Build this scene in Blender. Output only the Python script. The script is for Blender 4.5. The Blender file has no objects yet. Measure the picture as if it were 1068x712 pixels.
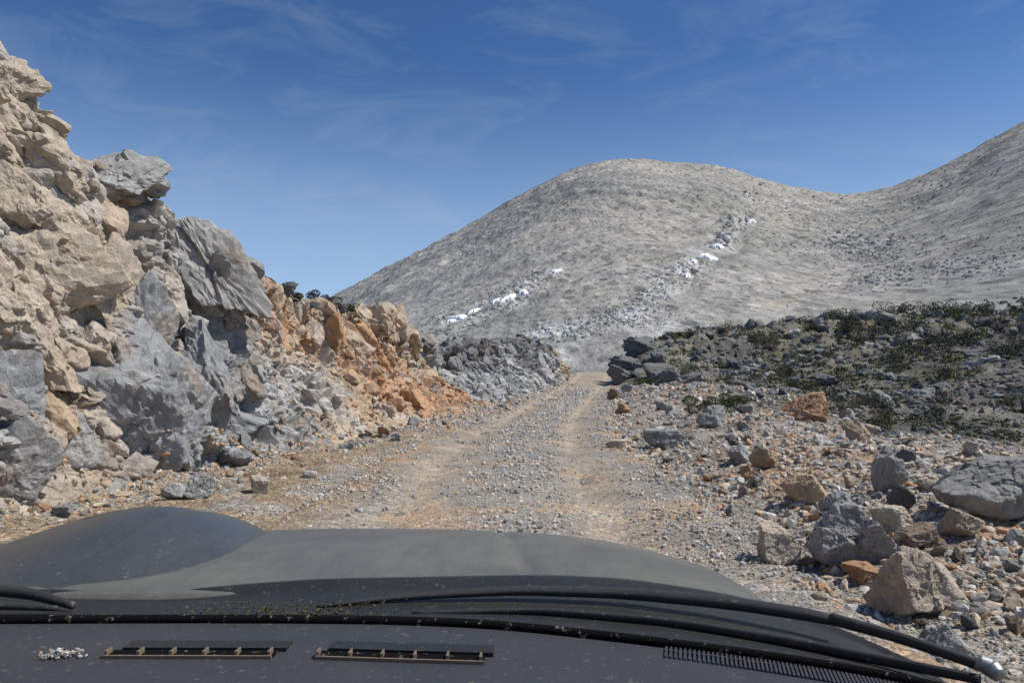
import bpy, math, random
import numpy as np

random.seed(5)
RNG = np.random.default_rng(11)
SC = bpy.context.scene
COL = SC.collection
R = math.radians

# ------------------------------------------------------------------ camera frame (measured from the photograph)
F, VH = 771.0, 393.0
PITCH = math.atan((VH - 356.0) / F)
CP, SP = math.cos(PITCH), math.sin(PITCH)
EYE = np.array([0.0, 0.0, 1.6])


def P(u, v, d):
    """world point seen at photo pixel (u, v), d metres ahead"""
    cx, cz = (u - 534.0) / F, -(v - 356.0) / F
    y = CP - cz * SP
    z = SP + cz * CP
    k = d / y
    return np.array([cx * k, d, 1.6 + z * k])


def proj(p):
    p = np.asarray(p, float) - EYE
    dep = p[..., 1] * CP + p[..., 2] * SP
    up = -p[..., 1] * SP + p[..., 2] * CP
    dep = np.where(np.abs(dep) < 1e-6, 1e-6, dep)
    return 534 + F * p[..., 0] / dep, 356 - F * up / dep, dep


# ------------------------------------------------------------------ noise
U32 = np.uint32


def _hash(*c, seed=0):
    with np.errstate(over='ignore'):
        h = np.full(c[0].shape, (seed * 2654435761 + 97531) & 0xFFFFFFFF, dtype=U32)
        for k, a in zip((374761393, 668265263, 2246822519), c):
            h = (h ^ (a.astype(np.int64) & 0xFFFFFFFF).astype(U32)) * U32(k)
            h ^= h >> U32(15)
        h *= U32(2654435769)
        h ^= h >> U32(13)
        h *= U32(3266489917)
        h ^= h >> U32(16)
    return h


def _r01(h, k=0):
    with np.errstate(over='ignore'):
        g = (h + U32((k * 2654435761 + 12345) & 0xFFFFFFFF)) * U32(2246822519)
        g ^= g >> U32(15)
        g *= U32(3266489917)
        g ^= g >> U32(14)
    return g.astype(np.float64) / 4294967295.0


def _fade(t):
    return t * t * t * (t * (t * 6 - 15) + 10)


_G2 = np.array([(math.cos(a), math.sin(a)) for a in np.linspace(0, 2 * math.pi, 16, endpoint=False)])
_g = np.random.default_rng(3).normal(size=(32, 3))
_G3 = _g / np.linalg.norm(_g, axis=1)[:, None]


def n2(x, y, seed=0):
    xi, yi = np.floor(x), np.floor(y)
    fx, fy = x - xi, y - yi
    u, v = _fade(fx), _fade(fy)
    out = 0
    for dx in (0, 1):
        for dy in (0, 1):
            g = _G2[(_hash(xi + dx, yi + dy, seed=seed) & U32(15)).astype(int)]
            w = (u if dx else 1 - u) * (v if dy else 1 - v)
            out = out + w * (g[..., 0] * (fx - dx) + g[..., 1] * (fy - dy))
    return out * 1.5


def n3(p, seed=0):
    pi = np.floor(p)
    f = p - pi
    w3 = _fade(f)
    out = 0
    for dx in (0, 1):
        for dy in (0, 1):
            for dz in (0, 1):
                h = _hash(pi[:, 0] + dx, pi[:, 1] + dy, pi[:, 2] + dz, seed=seed)
                g = _G3[(h & U32(31)).astype(int)]
                w = (w3[:, 0] if dx else 1 - w3[:, 0]) * (w3[:, 1] if dy else 1 - w3[:, 1]) * (w3[:, 2] if dz else 1 - w3[:, 2])
                out = out + w * (g[:, 0] * (f[:, 0] - dx) + g[:, 1] * (f[:, 1] - dy) + g[:, 2] * (f[:, 2] - dz))
    return out * 1.5


def f2(x, y, s, octv=4, gain=.5, seed=0):
    o, a = 0, 1.0
    for k in range(octv):
        o = o + a * n2(x / s, y / s, seed + k)
        s *= .5
        a *= gain
    return o


def r2(x, y, s, octv=4, gain=.5, seed=0):
    o, a = 0, 1.0
    for k in range(octv):
        o = o + a * (1 - 2 * np.abs(n2(x / s, y / s, seed + k)))
        s *= .5
        a *= gain
    return o


def f3(p, s, octv=4, gain=.5, seed=0):
    o, a = 0, 1.0
    for k in range(octv):
        o = o + a * n3(p / s, seed + k)
        s *= .5
        a *= gain
    return o


def facets(p, scale, seed=0, tilt=1.0):
    """broken-rock relief: every cell of a 3-D Voronoi split is a tilted plane; returns height, crack distance, cell random"""
    q = p / scale
    ci = np.floor(q)
    n = len(q)
    b1, b2 = np.full(n, 9.0), np.full(n, 9.0)
    hb = np.zeros(n, dtype=U32)
    fb = np.zeros((n, 3))
    for dx in (-1, 0, 1):
        for dy in (-1, 0, 1):
            for dz in (-1, 0, 1):
                c = ci + (dx, dy, dz)
                h = _hash(c[:, 0], c[:, 1], c[:, 2], seed=seed)
                fp = c + np.stack([_r01(h, 1), _r01(h, 2), _r01(h, 3)], 1)
                d = ((q - fp) ** 2).sum(1)
                m = d < b1
                b2 = np.where(m, b1, np.minimum(b2, d))
                b1 = np.where(m, d, b1)
                hb = np.where(m, h, hb)
                fb[m] = fp[m]
    g = np.stack([_r01(hb, 4), _r01(hb, 5), _r01(hb, 6)], 1) - .5
    val = (_r01(hb, 7) - .5) + tilt * ((q - fb) * g).sum(1) * 2
    return val * scale, np.sqrt(b2) - np.sqrt(b1), _r01(hb, 8)


def sm(a, b, x):
    t = np.clip((x - a) / (b - a), 0, 1)
    return t * t * (3 - 2 * t)


def lerp(a, b, t):
    return a + (b - a) * t


# ------------------------------------------------------------------ object helpers
def tag(o, label=None, cat=None, group=None, kind=None):
    if label: o['label'] = label
    if cat: o['category'] = cat
    if group: o['group'] = group
    if kind: o['kind'] = kind
    return o


def mesh_np(name, V, faces, mat=None, tint=None, smooth=True, parent=None, faces3=None, link=True):
    """V n x 3, faces m x 4 (and faces3 m x 3); tint n x 3 linear albedo stored per point"""
    V = np.ascontiguousarray(V, dtype=np.float32)
    me = bpy.data.meshes.new(name)
    q = np.asarray(faces, dtype=np.int32).reshape(-1, 4) if faces is not None and len(faces) else np.zeros((0, 4), np.int32)
    t = np.asarray(faces3, dtype=np.int32).reshape(-1, 3) if faces3 is not None and len(faces3) else np.zeros((0, 3), np.int32)
    me.vertices.add(len(V))
    me.vertices.foreach_set('co', V.ravel())
    nl = q.size + t.size
    me.loops.add(nl)
    me.loops.foreach_set('vertex_index', np.concatenate([q.ravel(), t.ravel()]))
    me.polygons.add(len(q) + len(t))
    ls = np.concatenate([np.arange(len(q)) * 4, q.size + np.arange(len(t)) * 3]).astype(np.int32)
    me.polygons.foreach_set('loop_start', ls)
    me.update(calc_edges=True)
    me.validate()
    if smooth:
        me.polygons.foreach_set('use_smooth', np.ones(len(me.polygons), dtype=bool))
    else:
        me.polygons.foreach_set('use_smooth', np.zeros(len(me.polygons), dtype=bool))
    if tint is not None:
        a = me.attributes.new('tint', 'FLOAT_COLOR', 'POINT')
        c = np.ones((len(V), 4), dtype=np.float32)
        c[:, :3] = tint
        a.data.foreach_set('color', c.ravel())
    if mat: me.materials.append(mat)
    if not link: return me
    o = bpy.data.objects.new(name, me)
    COL.objects.link(o)
    if parent: o.parent = parent
    return o


def grid_faces(nr, nc, wrap=False):
    i = np.arange(nr - 1)[:, None]
    j = np.arange(nc if wrap else nc - 1)[None, :]
    jn = (j + 1) % nc
    a = i * nc + j
    b = i * nc + jn
    c = (i + 1) * nc + jn
    d = (i + 1) * nc + j
    return np.stack([a + 0 * b, b, c, d], -1).reshape(-1, 4)


def empty(name, loc=(0, 0, 0)):
    o = bpy.data.objects.new(name, None)
    o.location = loc
    COL.objects.link(o)
    return o


# ------------------------------------------------------------------ materials
class NT:
    def __init__(s, name):
        s.m = bpy.data.materials.new(name)
        s.m.use_nodes = True
        s.t = s.m.node_tree
        s.b = s.t.nodes['Principled BSDF']
        s.b.inputs['Roughness'].default_value = .9
        s.b.inputs['Specular IOR Level'].default_value = .2

    def n(s, typ, **kw):
        nd = s.t.nodes.new(typ)
        for k, v in kw.items():
            if k in nd.inputs: nd.inputs[k].default_value = v
            else: setattr(nd, k, v)
        return nd

    def l(s, a, b):
        s.t.links.new(a, b)

    def mulcol(s, a, b, fac=1.0, mode='MULTIPLY'):
        m = s.n('ShaderNodeMix', data_type='RGBA', blend_type=mode)
        m.inputs[0].default_value = fac
        for sock, v in ((m.inputs[6], a), (m.inputs[7], b)):
            if isinstance(v, tuple): sock.default_value = v + (1,)
            else: s.l(v, sock)
        return m.outputs[2]

    def ramp(s, src, *stops):
        r = s.n('ShaderNodeValToRGB')
        e = r.color_ramp.elements
        while len(e) < len(stops): e.new(.5)
        for q, (p, c) in zip(e, stops):
            q.position = p
            q.color = (c, c, c, 1) if not isinstance(c, tuple) else c + (1,)
        s.l(src, r.inputs[0])
        return r.outputs[0]

    def noise(s, scale, detail=6, rough=.6, co=None):
        nd = s.n('ShaderNodeTexNoise', Scale=scale, Detail=detail, Roughness=rough)
        if co is not None: s.l(co, nd.inputs['Vector'])
        return nd

    def bump(s, h, dist, strength=1.0, prev=None):
        b = s.n('ShaderNodeBump', Strength=strength, Distance=dist)
        s.l(h, b.inputs['Height'])
        if prev is not None: s.l(prev, b.inputs['Normal'])
        return b.outputs[0]


def stone_mat(name, base=None, grain=(9, 40), spread=.35, bump=.012, stretch=None, objrand=.0):
    k = NT(name)
    tc = k.n('ShaderNodeTexCoord')
    co = tc.outputs['Object']
    if stretch:
        mp_ = k.n('ShaderNodeMapping')
        mp_.inputs['Scale'].default_value = stretch
        k.l(co, mp_.inputs[0])
        co = mp_.outputs[0]
    if base is None:
        at = k.n('ShaderNodeAttribute', attribute_name='tint')
        c = at.outputs['Color']
    else:
        c = base
    nz = k.noise(grain[0], 8, .65, co)
    f = k.ramp(nz.outputs[0], (.25, 1 - spread), (.75, 1 + spread * .8))
    c = k.mulcol(c, f)
    nz2 = k.noise(grain[1], 4, .7, co)
    f2_ = k.ramp(nz2.outputs[0], (.3, .78), (.7, 1.2))
    c = k.mulcol(c, f2_)
    if objrand:
        oi = k.n('ShaderNodeObjectInfo')
        f3_ = k.ramp(oi.outputs['Random'], (0, 1 - objrand), (1, 1 + objrand))
        c = k.mulcol(c, f3_)
    k.l(c, k.b.inputs['Base Color'])
    b = k.bump(nz.outputs[0], bump * 2.5)
    b = k.bump(nz2.outputs[0], bump, 1, b)
    k.l(b, k.b.inputs['Normal'])
    return k.m


M_CLIFF = stone_mat('cliff_rock', None, (6, 38), .34, .02)
M_LOOSE = stone_mat('loose_stone', None, (14, 60), .25, .004)
M_FAR = stone_mat('mountain_rock', None, (.11, .6), .14, .55, (1, .34, 1))


def far_specks(m):
    """scattered dark scrub and broken pale stones too small to model one by one"""
    t = m.node_tree
    b = t.nodes['Principled BSDF']
    src = b.inputs['Base Color'].links[0].from_socket
    tc = t.nodes.new('ShaderNodeTexCoord')
    mp = t.nodes.new('ShaderNodeMapping')
    mp.inputs['Scale'].default_value = (1, .34, 1)
    t.links.new(tc.outputs['Object'], mp.inputs[0])
    c = src
    for sc, th, lo in ((.20, .15, .6), (.42, .19, .66), (.34, .17, 1.3)):
        v = t.nodes.new('ShaderNodeTexVoronoi')
        v.inputs['Scale'].default_value = sc
        t.links.new(mp.outputs[0], v.inputs['Vector'])
        sp = t.nodes.new('ShaderNodeSeparateColor')
        t.links.new(v.outputs['Color'], sp.inputs[0])
        mr = t.nodes.new('ShaderNodeMath')
        mr.operation = 'MULTIPLY'
        mr.inputs[1].default_value = th * 2.2
        t.links.new(sp.outputs[0], mr.inputs[0])
        lt = t.nodes.new('ShaderNodeMath')
        lt.operation = 'LESS_THAN'
        t.links.new(v.outputs['Distance'], lt.inputs[0])
        t.links.new(mr.outputs[0], lt.inputs[1])
        mx = t.nodes.new('ShaderNodeMix')
        mx.data_type = 'RGBA'
        mx.blend_type = 'MULTIPLY'
        t.links.new(lt.outputs[0], mx.inputs[0])
        t.links.new(c, mx.inputs[6])
        mx.inputs[7].default_value = (lo, lo, lo * .98, 1)
        c = mx.outputs[2]
    t.links.new(c, b.inputs['Base Color'])


far_specks(M_FAR)


def gravel_mat(name, pebble=22.0, bump=.02):
    k = NT(name)
    co = k.n('ShaderNodeTexCoord').outputs['Object']
    at = k.n('ShaderNodeAttribute', attribute_name='tint').outputs['Color']
    vo = k.n('ShaderNodeTexVoronoi', Scale=pebble)
    k.l(co, vo.inputs['Vector'])
    hs = k.n('ShaderNodeSeparateColor')
    k.l(vo.outputs['Color'], hs.inputs[0])
    c = k.mulcol(at, k.ramp(hs.outputs[0], (0, .6), (.6, 1.0), (1, 1.45)))
    c2 = k.ramp(hs.outputs[1], (0, (1.0, 1.0, 1.0)), (.5, (1.08, .98, .88)), (1, (.92, 1.0, 1.08)))
    c = k.mulcol(c, c2)
    nz = k.noise(1.3, 8, .65, co)
    c = k.mulcol(c, k.ramp(nz.outputs[0], (.3, .78), (.7, 1.22)))
    vo2 = k.n('ShaderNodeTexVoronoi', Scale=pebble * 2.7)
    k.l(co, vo2.inputs['Vector'])
    hs2 = k.n('ShaderNodeSeparateColor')
    k.l(vo2.outputs['Color'], hs2.inputs[0])
    c = k.mulcol(c, k.ramp(hs2.outputs[0], (0, .7), (1, 1.3)))
    k.l(c, k.b.inputs['Base Color'])
    inv = k.ramp(vo.outputs['Distance'], (0, 1.0), (.7, 0.0))
    b = k.bump(inv, bump)
    b = k.bump(nz.outputs[0], .1, .6, b)
    inv2 = k.ramp(vo2.outputs['Distance'], (0, 1.0), (.7, 0.0))
    b = k.bump(inv2, bump * .4, 1, b)
    k.l(b, k.b.inputs['Normal'])
    return k.m


M_GROUND = gravel_mat('rubble_ground', 15, .03)
M_ROAD = gravel_mat('road_gravel', 26, .014)

PAL = {
    'grey': (.325, .32, .305), 'blue': (.285, .29, .29), 'dark': (.15, .15, .147), 'cream': (.49, .42, .335),
    'tan': (.43, .35, .265), 'orange': (.42, .26, .155), 'ochre': (.42, .32, .22), 'pale': (.50, .475, .44), 'brown': (.26, .20, .15),
}
M_STONE = {k: stone_mat('stone_' + k, v, (2.6, 15), .35, .02, objrand=.18) for k, v in PAL.items()}

# ------------------------------------------------------------------ shape of the land
YR = [-30, -10, 0, 8, 15, 22, 31, 45, 58, 66, 75, 90, 120]
XR = [-.6, -.3, -.15, -.1, .05, .55, 1.7, 4.0, 6.2, 7.5, 8.4, 7.5, 2]
ZR = [0, 0, 0, 0, 0, .03, .15, .62, 1.22, 1.75, 2.1, 2.0, 1.2]
HW = [2.6, 2.6, 2.6, 2.6, 2.65, 2.65, 2.5, 2.2, 2.0, 2.0, 2.0, 2.0, 2.0]
_yy = np.linspace(-30, 120, 1501)


def _smooth_tab(tab, k=61):
    a = np.interp(_yy, YR, tab)
    a = np.pad(a, k // 2, mode='edge')
    return np.convolve(a, np.ones(k) / k, 'valid')


_xc, _zr, _hw = _smooth_tab(XR), _smooth_tab(ZR), _smooth_tab(HW)
xc = lambda y: np.interp(y, _yy, _xc)
zr = lambda y: np.interp(y, _yy, _zr)
hw = lambda y: np.interp(y, _yy, _hw)

# the road cut on the left: y, foot x, crest x, crest z
CUT = np.array([
    (-14, -6.2, -8.4, 6.6), (0, -6.2, -8.2, 6.8), (5, -6.2, -7.9, 6.7), (8.7, -6.25, -7.4, 6.5), (10.2, -5.95, -7.15, 6.15), (10.9, -5.8, -6.95, 5.75),
    (11.4, -5.7, -6.85, 5.2), (12.4, -5.5, -6.75, 4.9), (13.2, -5.3, -6.55, 4.75), (14.2, -5.2, -6.85, 4.4), (16.0, -4.9, -6.7, 4.25), (17.4, -4.6, -6.65, 4.1),
    (18.6, -4.4, -6.75, 4.05), (20.5, -4.0, -6.8, 4.0), (22, -3.7, -6.65, 3.95), (26, -2.9, -6.2, 3.95), (29, -2.2, -5.2, 4.1),
    (31, -1.75, -4.9, 3.9), (34, -1.1, -4.6, 3.35), (38, -.4, -3.9, 3.1), (45, 1.1, -2.0, 3.75), (54, 3.3, 1.5, 4.45), (58, 4.0, 2.6, 3.9), (61, 4.6, 3.6, 3.2), (66, 5.4, 4.8, 2.2), (72, 6.0, 5.2, 2.0)])
cut = lambda y, k: np.interp(y, CUT[:, 0], CUT[:, k])

CT = []


def cp(x, y, z):
    CT.append((x, y, z))


for y in (-25, -12, -4, 2, 6, 10, 14, 18, 23, 28, 34, 40, 46, 52, 58, 64, 72, 82, 95):
    cp(float(xc(y) + hw(y)), y, float(zr(y)))
    cp(float(xc(y) - hw(y)), y, float(zr(y)))
    cp(float(xc(y) - hw(y)) - 3, y, float(zr(y)))
for y, s, z in ((-12, 4.2, .3), (0, 4.2, .3), (5, 4.4, .28), (9, 5.0, .38), (14, 6.5, .45), (21, 8.4, .5), (30, 10, .7), (38, 10, .9)):
    cp(float(xc(y)) + s, y, z)
for u, v, d in ((690, 404, 40), (720, 402, 45)):
    cp(*P(u, v, d))
for u, d, z in ((1068, 19, -1.0), (1068, 30, .75), (1068, 45, 3.2), (1068, 75, 8.7), (960, 22, -.7), (960, 35, .8), (960, 50, 3.4), (960, 75, 7.9),
                (860, 38, .1), (860, 50, 2.2), (860, 75, 7.1), (780, 52, 1.9), (780, 62, 3.8), (780, 75, 6.3), (735, 60, 3.3), (735, 72, 5.9), (1200, 17, -1.1), (1200, 30, 1),
                (1200, 50, 4.4), (1200, 75, 9.3), (1400, 15, -.9), (1400, 40, 3.2), (1400, 75, 10), (1800, 14, -.6), (1800, 40, 4), (2600, 14, -.3), (2600, 40, 4.5),
                (700, 56, 2.6), (690, 66, 5.0), (672, 57, 3.6), (668, 62, 4.2), (680, 90, 4.4), (780, 92, 5.9), (960, 92, 7.4), (1200, 92, 9)):
    cp((u - 534) / F * d, d, z)
cp(14, -20, -.6)
cp(30, -20, 2)
CT = np.array(CT)


def _tps(r2_):
    return np.where(r2_ > 1e-12, r2_ * np.log(np.maximum(r2_, 1e-12)) * .5, 0)


def _fit():
    n = len(CT)
    X = CT[:, :2] / 50
    K = _tps(((X[:, None] - X[None]) ** 2).sum(-1)) + 2e-4 * np.eye(n)
    A = np.zeros((n + 3, n + 3))
    A[:n, :n] = K
    A[:n, n] = 1
    A[:n, n + 1:] = X
    A[n, :n] = 1
    A[n + 1:, :n] = X.T
    return np.linalg.solve(A, np.concatenate([CT[:, 2], [0, 0, 0]]))


WT = _fit()


def rbf(x, y):
    X = CT[:, :2] / 50
    x, y = x / 50, y / 50
    o = WT[len(CT)] + WT[len(CT) + 1] * x + WT[len(CT) + 2] * y
    for i in range(len(CT)):
        o = o + WT[i] * _tps((x - X[i, 0]) ** 2 + (y - X[i, 1]) ** 2)
    return o


# the mountains: skyline (u, v) and its distance
SIL = np.array([(-1500, 393, 900), (-400, 392, 1000), (120, 388, 1000), (250, 366, 1000), (345, 312, 1000), (400, 280, 1000), (450, 255, 990), (500, 228, 980), (540, 203, 960),
                (580, 181, 930), (610, 170, 910), (640, 165, 900), (662, 164, 900), (690, 167, 905), (720, 170, 910), (748, 172, 915), (770, 176, 930), (800, 186, 960),
                (840, 196, 985), (880, 203, 1000), (905, 203, 1000), (935, 195, 960), (960, 185, 900), (1010, 162, 780), (1068, 128, 680), (1150, 92, 600), (1300, 62, 520), (1600, 90, 480), (2200, 200, 480), (5000, 390, 480)])
BASE = np.array([(-1500, 1.0), (500, 1.5), (600, 2.2), (660, 4.0), (740, 5.5), (870, 6.8), (1068, 8.0), (1400, 9), (2600, 6), (5000, 2)])
RAV = np.array([(430, 345), (480, 330), (540, 306), (600, 283), (640, 272)])          # upper snow gully: pixels
RAV2 = np.array([(560, 372), (600, 362), (650, 340), (690, 312), (716, 290), (740, 266), (770, 238), (790, 215), (800, 200)])


_uu = np.arange(-1600, 5000, 4.0)


def _sm_tab(xp, yp, k):
    a = np.interp(_uu, xp, yp)
    a = np.pad(a, k // 2, mode='edge')
    return np.convolve(np.convolve(a, np.ones(k) / k, 'valid'), np.ones(5) / 5, 'same')


_SV, _SD, _SB = _sm_tab(SIL[:, 0], SIL[:, 1], 9), _sm_tab(SIL[:, 0], SIL[:, 2], 41), _sm_tab(BASE[:, 0], BASE[:, 1], 31)


def far_parts(x, y):
    r = np.hypot(x, y)
    th = np.arctan2(x, y)
    th = np.clip(th, -1.38, 1.38)
    u = 534 + F * np.tan(th)
    c = np.cos(th)
    D = np.interp(u, _uu, _SD)
    e1 = (VH - np.interp(u, _uu, _SV)) / F
    zb = np.interp(u, _uu, _SB)
    e0 = (zb - 1.6) / (100.0 * c)
    q = np.log(np.maximum(r, 1) / 100.0) / np.log(D / 100.0)
    S = np.where(q < 1, 1 - np.clip(1 - q, 0, 2) ** 1.55, 1 - 4 * (q - 1) ** 2)
    S = np.maximum(S, -.5)
    e = e0 + (e1 - e0) * S
    return r, u, c, q, e


def Hfar(x, y, detail=True):
    r, u, c, q, e = far_parts(x, y)
    z = 1.6 + e * r * c
    v = VH - e * F
    amp = sm(110, 260, r)
    yq = y * .34
    n = f2(x, y, 260, 3, .5, 21) * 3.2
    n = n + (r2(x + 30 * n2(x / 130, yq / 60, 5), y * .45 + .5 * x, 90, 4, .55, 31) - .9) * 3.4
    n = n * sm(100, 500, r)
    # outcrop bands that flank the two gullies
    wob = 10 * n2(x / 45, yq / 45, 33) + 7 * n2(x / 17, yq / 17, 34)
    d1 = v - np.interp(u, RAV[:, 0], RAV[:, 1]) + wob
    m1 = np.exp(-(d1 / 12) ** 2) * sm(425, 470, u) * (1 - sm(550, 600, u))
    d2 = v - np.interp(u, RAV2[:, 0], RAV2[:, 1]) + wob
    wd2 = np.interp(u, [580, 640, 700, 760, 800], [20, 22, 20, 13, 10])
    m2 = np.exp(-((d2 + 4) / wd2) ** 2) * sm(560, 600, u) * (1 - sm(775, 805, u))
    m2 = np.maximum(m2, np.exp(-((v - 352 + wob) / 14) ** 2) * sm(470, 540, u) * (1 - sm(720, 770, u)))
    blob = np.exp(-(((u - 668) / 62) ** 2 + ((v - 318 + .35 * (u - 668)) / 24) ** 2)) * sm(-.25, .25, n2(x / 16, yq / 16, 35) + .5 * n2(x / 6, yq / 6, 36))
    m2 = np.maximum(m2 * sm(-.5, .1, n2(x / 14, yq / 14, 37)), blob)
    m3 = np.exp(-(((u - 905) / 45) ** 2 + ((v - 255 + wob) / 18) ** 2)) + .7 * np.exp(-((v - 295 + .12 * (u - 900) + wob) / 10) ** 2) * sm(840, 880, u)
    rough = .5 + 1.2 * m1 + 1.8 * m2 + 1.2 * np.minimum(m3, 1)
    fine = (r2(x, yq, 24, 4, .6, 51) - 1.0) * .85 * rough + f2(x, yq, 8, 3, .6, 53) * .38
    sc_ = np.minimum(1, r / 420)
    n = n + fine * sm(100, 200, r) * sc_
    mm = np.minimum(m1 * .25 + m2 + .5 * m3, 1)
    crk = np.zeros_like(x)
    k = np.where((mm > .06) & (r < 1100))[0]
    if len(k):
        q = np.stack([x[k], yq[k], 1.0 * z[k]], 1)
        h, kk, _ = facets(q, 12, 61, .8)
        h2, kk2, _ = facets(q, 4.5, 63, .8)
        w_ = sm(.06, .5, mm[k]) * np.minimum(1, r[k] / 350)
        n[k] += (h * .16 + h2 * .3 - .5 * np.exp(-(kk / .07) ** 2) + .3) * w_
        crk[k] = w_ * np.exp(-(kk / .10) ** 2)
    n = n - 1.3 * np.exp(-((d2 - 15) / 15) ** 2) * sm(570, 620, u) * (1 - sm(770, 800, u)) - 1.6 * np.exp(-((d1 - 10) / 7) ** 2) * sm(425, 470, u) * (1 - sm(600, 650, u))
    ac = z - np.interp(u, [300, 600, 760, 900, 1100], [.50, .36, .06, .16, .32]) * x + .05 * y
    tq = ac / 6.5 + 1.3 * n2(x / 70, yq / 70, 38) + .35 * n2(x / 15, yq / 15, 39)
    fq = tq - np.floor(tq)
    n = n + .55 * (np.minimum(fq / .8, (1 - fq) / .2) - .5) * sm(-.1, .35, n2(x / 55, yq / 40, 40)) * sm(150, 350, r)
    m1 = np.stack([m1, m3], -1)
    return z + n * amp, m1, m2, v, u


def Hnear(x, y):
    z = rbf(x, y)
    s = x - xc(y)
    w = hw(y)
    # roadside unevenness
    edge = sm(w - .2, w + 1.6, np.abs(s))
    hill = sm(.3, 3.0, z - zr(y)) * sm(4, 9, s)
    z = z + edge * (f2(x, y, 3.2, 4, .55, 3) * .16 + f2(x, y, .8, 3, .6, 9) * .045)
    z = z + hill * (f2(x, y, 9, 3, .5, 13) * .7 + (r2(x, y, 2.4, 4, .6, 17) - .9) * .32)
    # flat road bed
    k = 1 - sm(w - .3, w + .9, np.abs(s))
    z = lerp(z, zr(y) - .05, k * (1 - sm(80, 100, y)))
    # land behind the road cut on the left
    fx, cx_, cz = cut(y, 1), cut(y, 2), cut(y, 3)
    t = np.clip((fx - .75 - x) / np.maximum(fx - .75 - (cx_ - 1.6), .3), 0, 1)
    back = np.maximum(cx_ - 1.6 - x, 0)
    zp = cz - .5 - .05 * back + f2(x, y, 6, 3, .5, 41) * .25 * sm(0, 4, back)
    zp = np.maximum(zp, -2 + 0 * zp)
    z = np.where(x < fx - .75, lerp(np.minimum(z, zr(y) - .02), zp, t), z)
    return z


def H(x, y):
    x, y = np.asarray(x, float), np.asarray(y, float)
    r = np.hypot(x, y)
    k = sm(72, 112, r)
    z = np.zeros_like(x)
    m = k < 1
    if m.any(): z[m] += (1 - k[m]) * Hnear(x[m], y[m])
    m = k > 0
    if m.any():
        zf = Hfar(x[m], y[m])[0]
        z[m] += k[m] * zf
    return z


H1 = lambda x, y: float(H(np.array([x]), np.array([y]))[0])


def mixc(a, b, t):
    return a + (np.asarray(b) - a) * np.asarray(t)[:, None]


def ground_tint(x, y, z):
    n = len(x)
    s = x - xc(y)
    w = hw(y)
    c = np.tile(np.array([.27, .245, .21]), (n, 1))
    na = f2(x, y, 2.6, 4, .6, 61)
    nb = f2(x, y, 1.1, 4, .6, 67)
    nc = f2(x, y, 7, 4, .55, 71)
    right = sm(.5, 2.0, s - w + .6)
    c = mixc(c, (.32, .295, .26), right)
    c = mixc(c, (.34, .225, .135), right * sm(.1, .5, na) * .75)
    left = sm(0, 1, -(s + w) + .8)
    c = mixc(c, (.32, .25, .175), left)
    c = mixc(c, (.24, .24, .235), left * sm(.05, .5, nb) * .7)
    hl = sm(5.5, 10.5, s) * sm(14, 22, y)
    hl = np.maximum(hl, sm(45, 52, y) * sm(2, 3.5, s))
    hl = np.maximum(hl, sm(7.5, 9, s))
    c = mixc(c, (.195, .19, .165), hl)
    dark = sm(-.05, .35, nc + .35 * sm(870, 1000, proj(np.stack([x, y, z], 1))[0]) - .1)
    c = mixc(c, (.09, .09, .085), hl * dark * .85)
    c = mixc(c, (.155, .155, .085), hl * sm(-.05, .4, f2(x, y, 4.2, 4, .6, 83)) * .6)
    c = mixc(c, (.24, .23, .21), hl * sm(.3, .6, f2(x, y, 2.2, 3, .6, 87)) * .5)
    # plateau behind the cut
    pl = sm(0, 1.5, cut(y, 1) - 1.5 - x)
    c = mixc(c, (.25, .24, .215), pl)
    c *= (1 + .25 * nb)[:, None]
    return c


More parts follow.
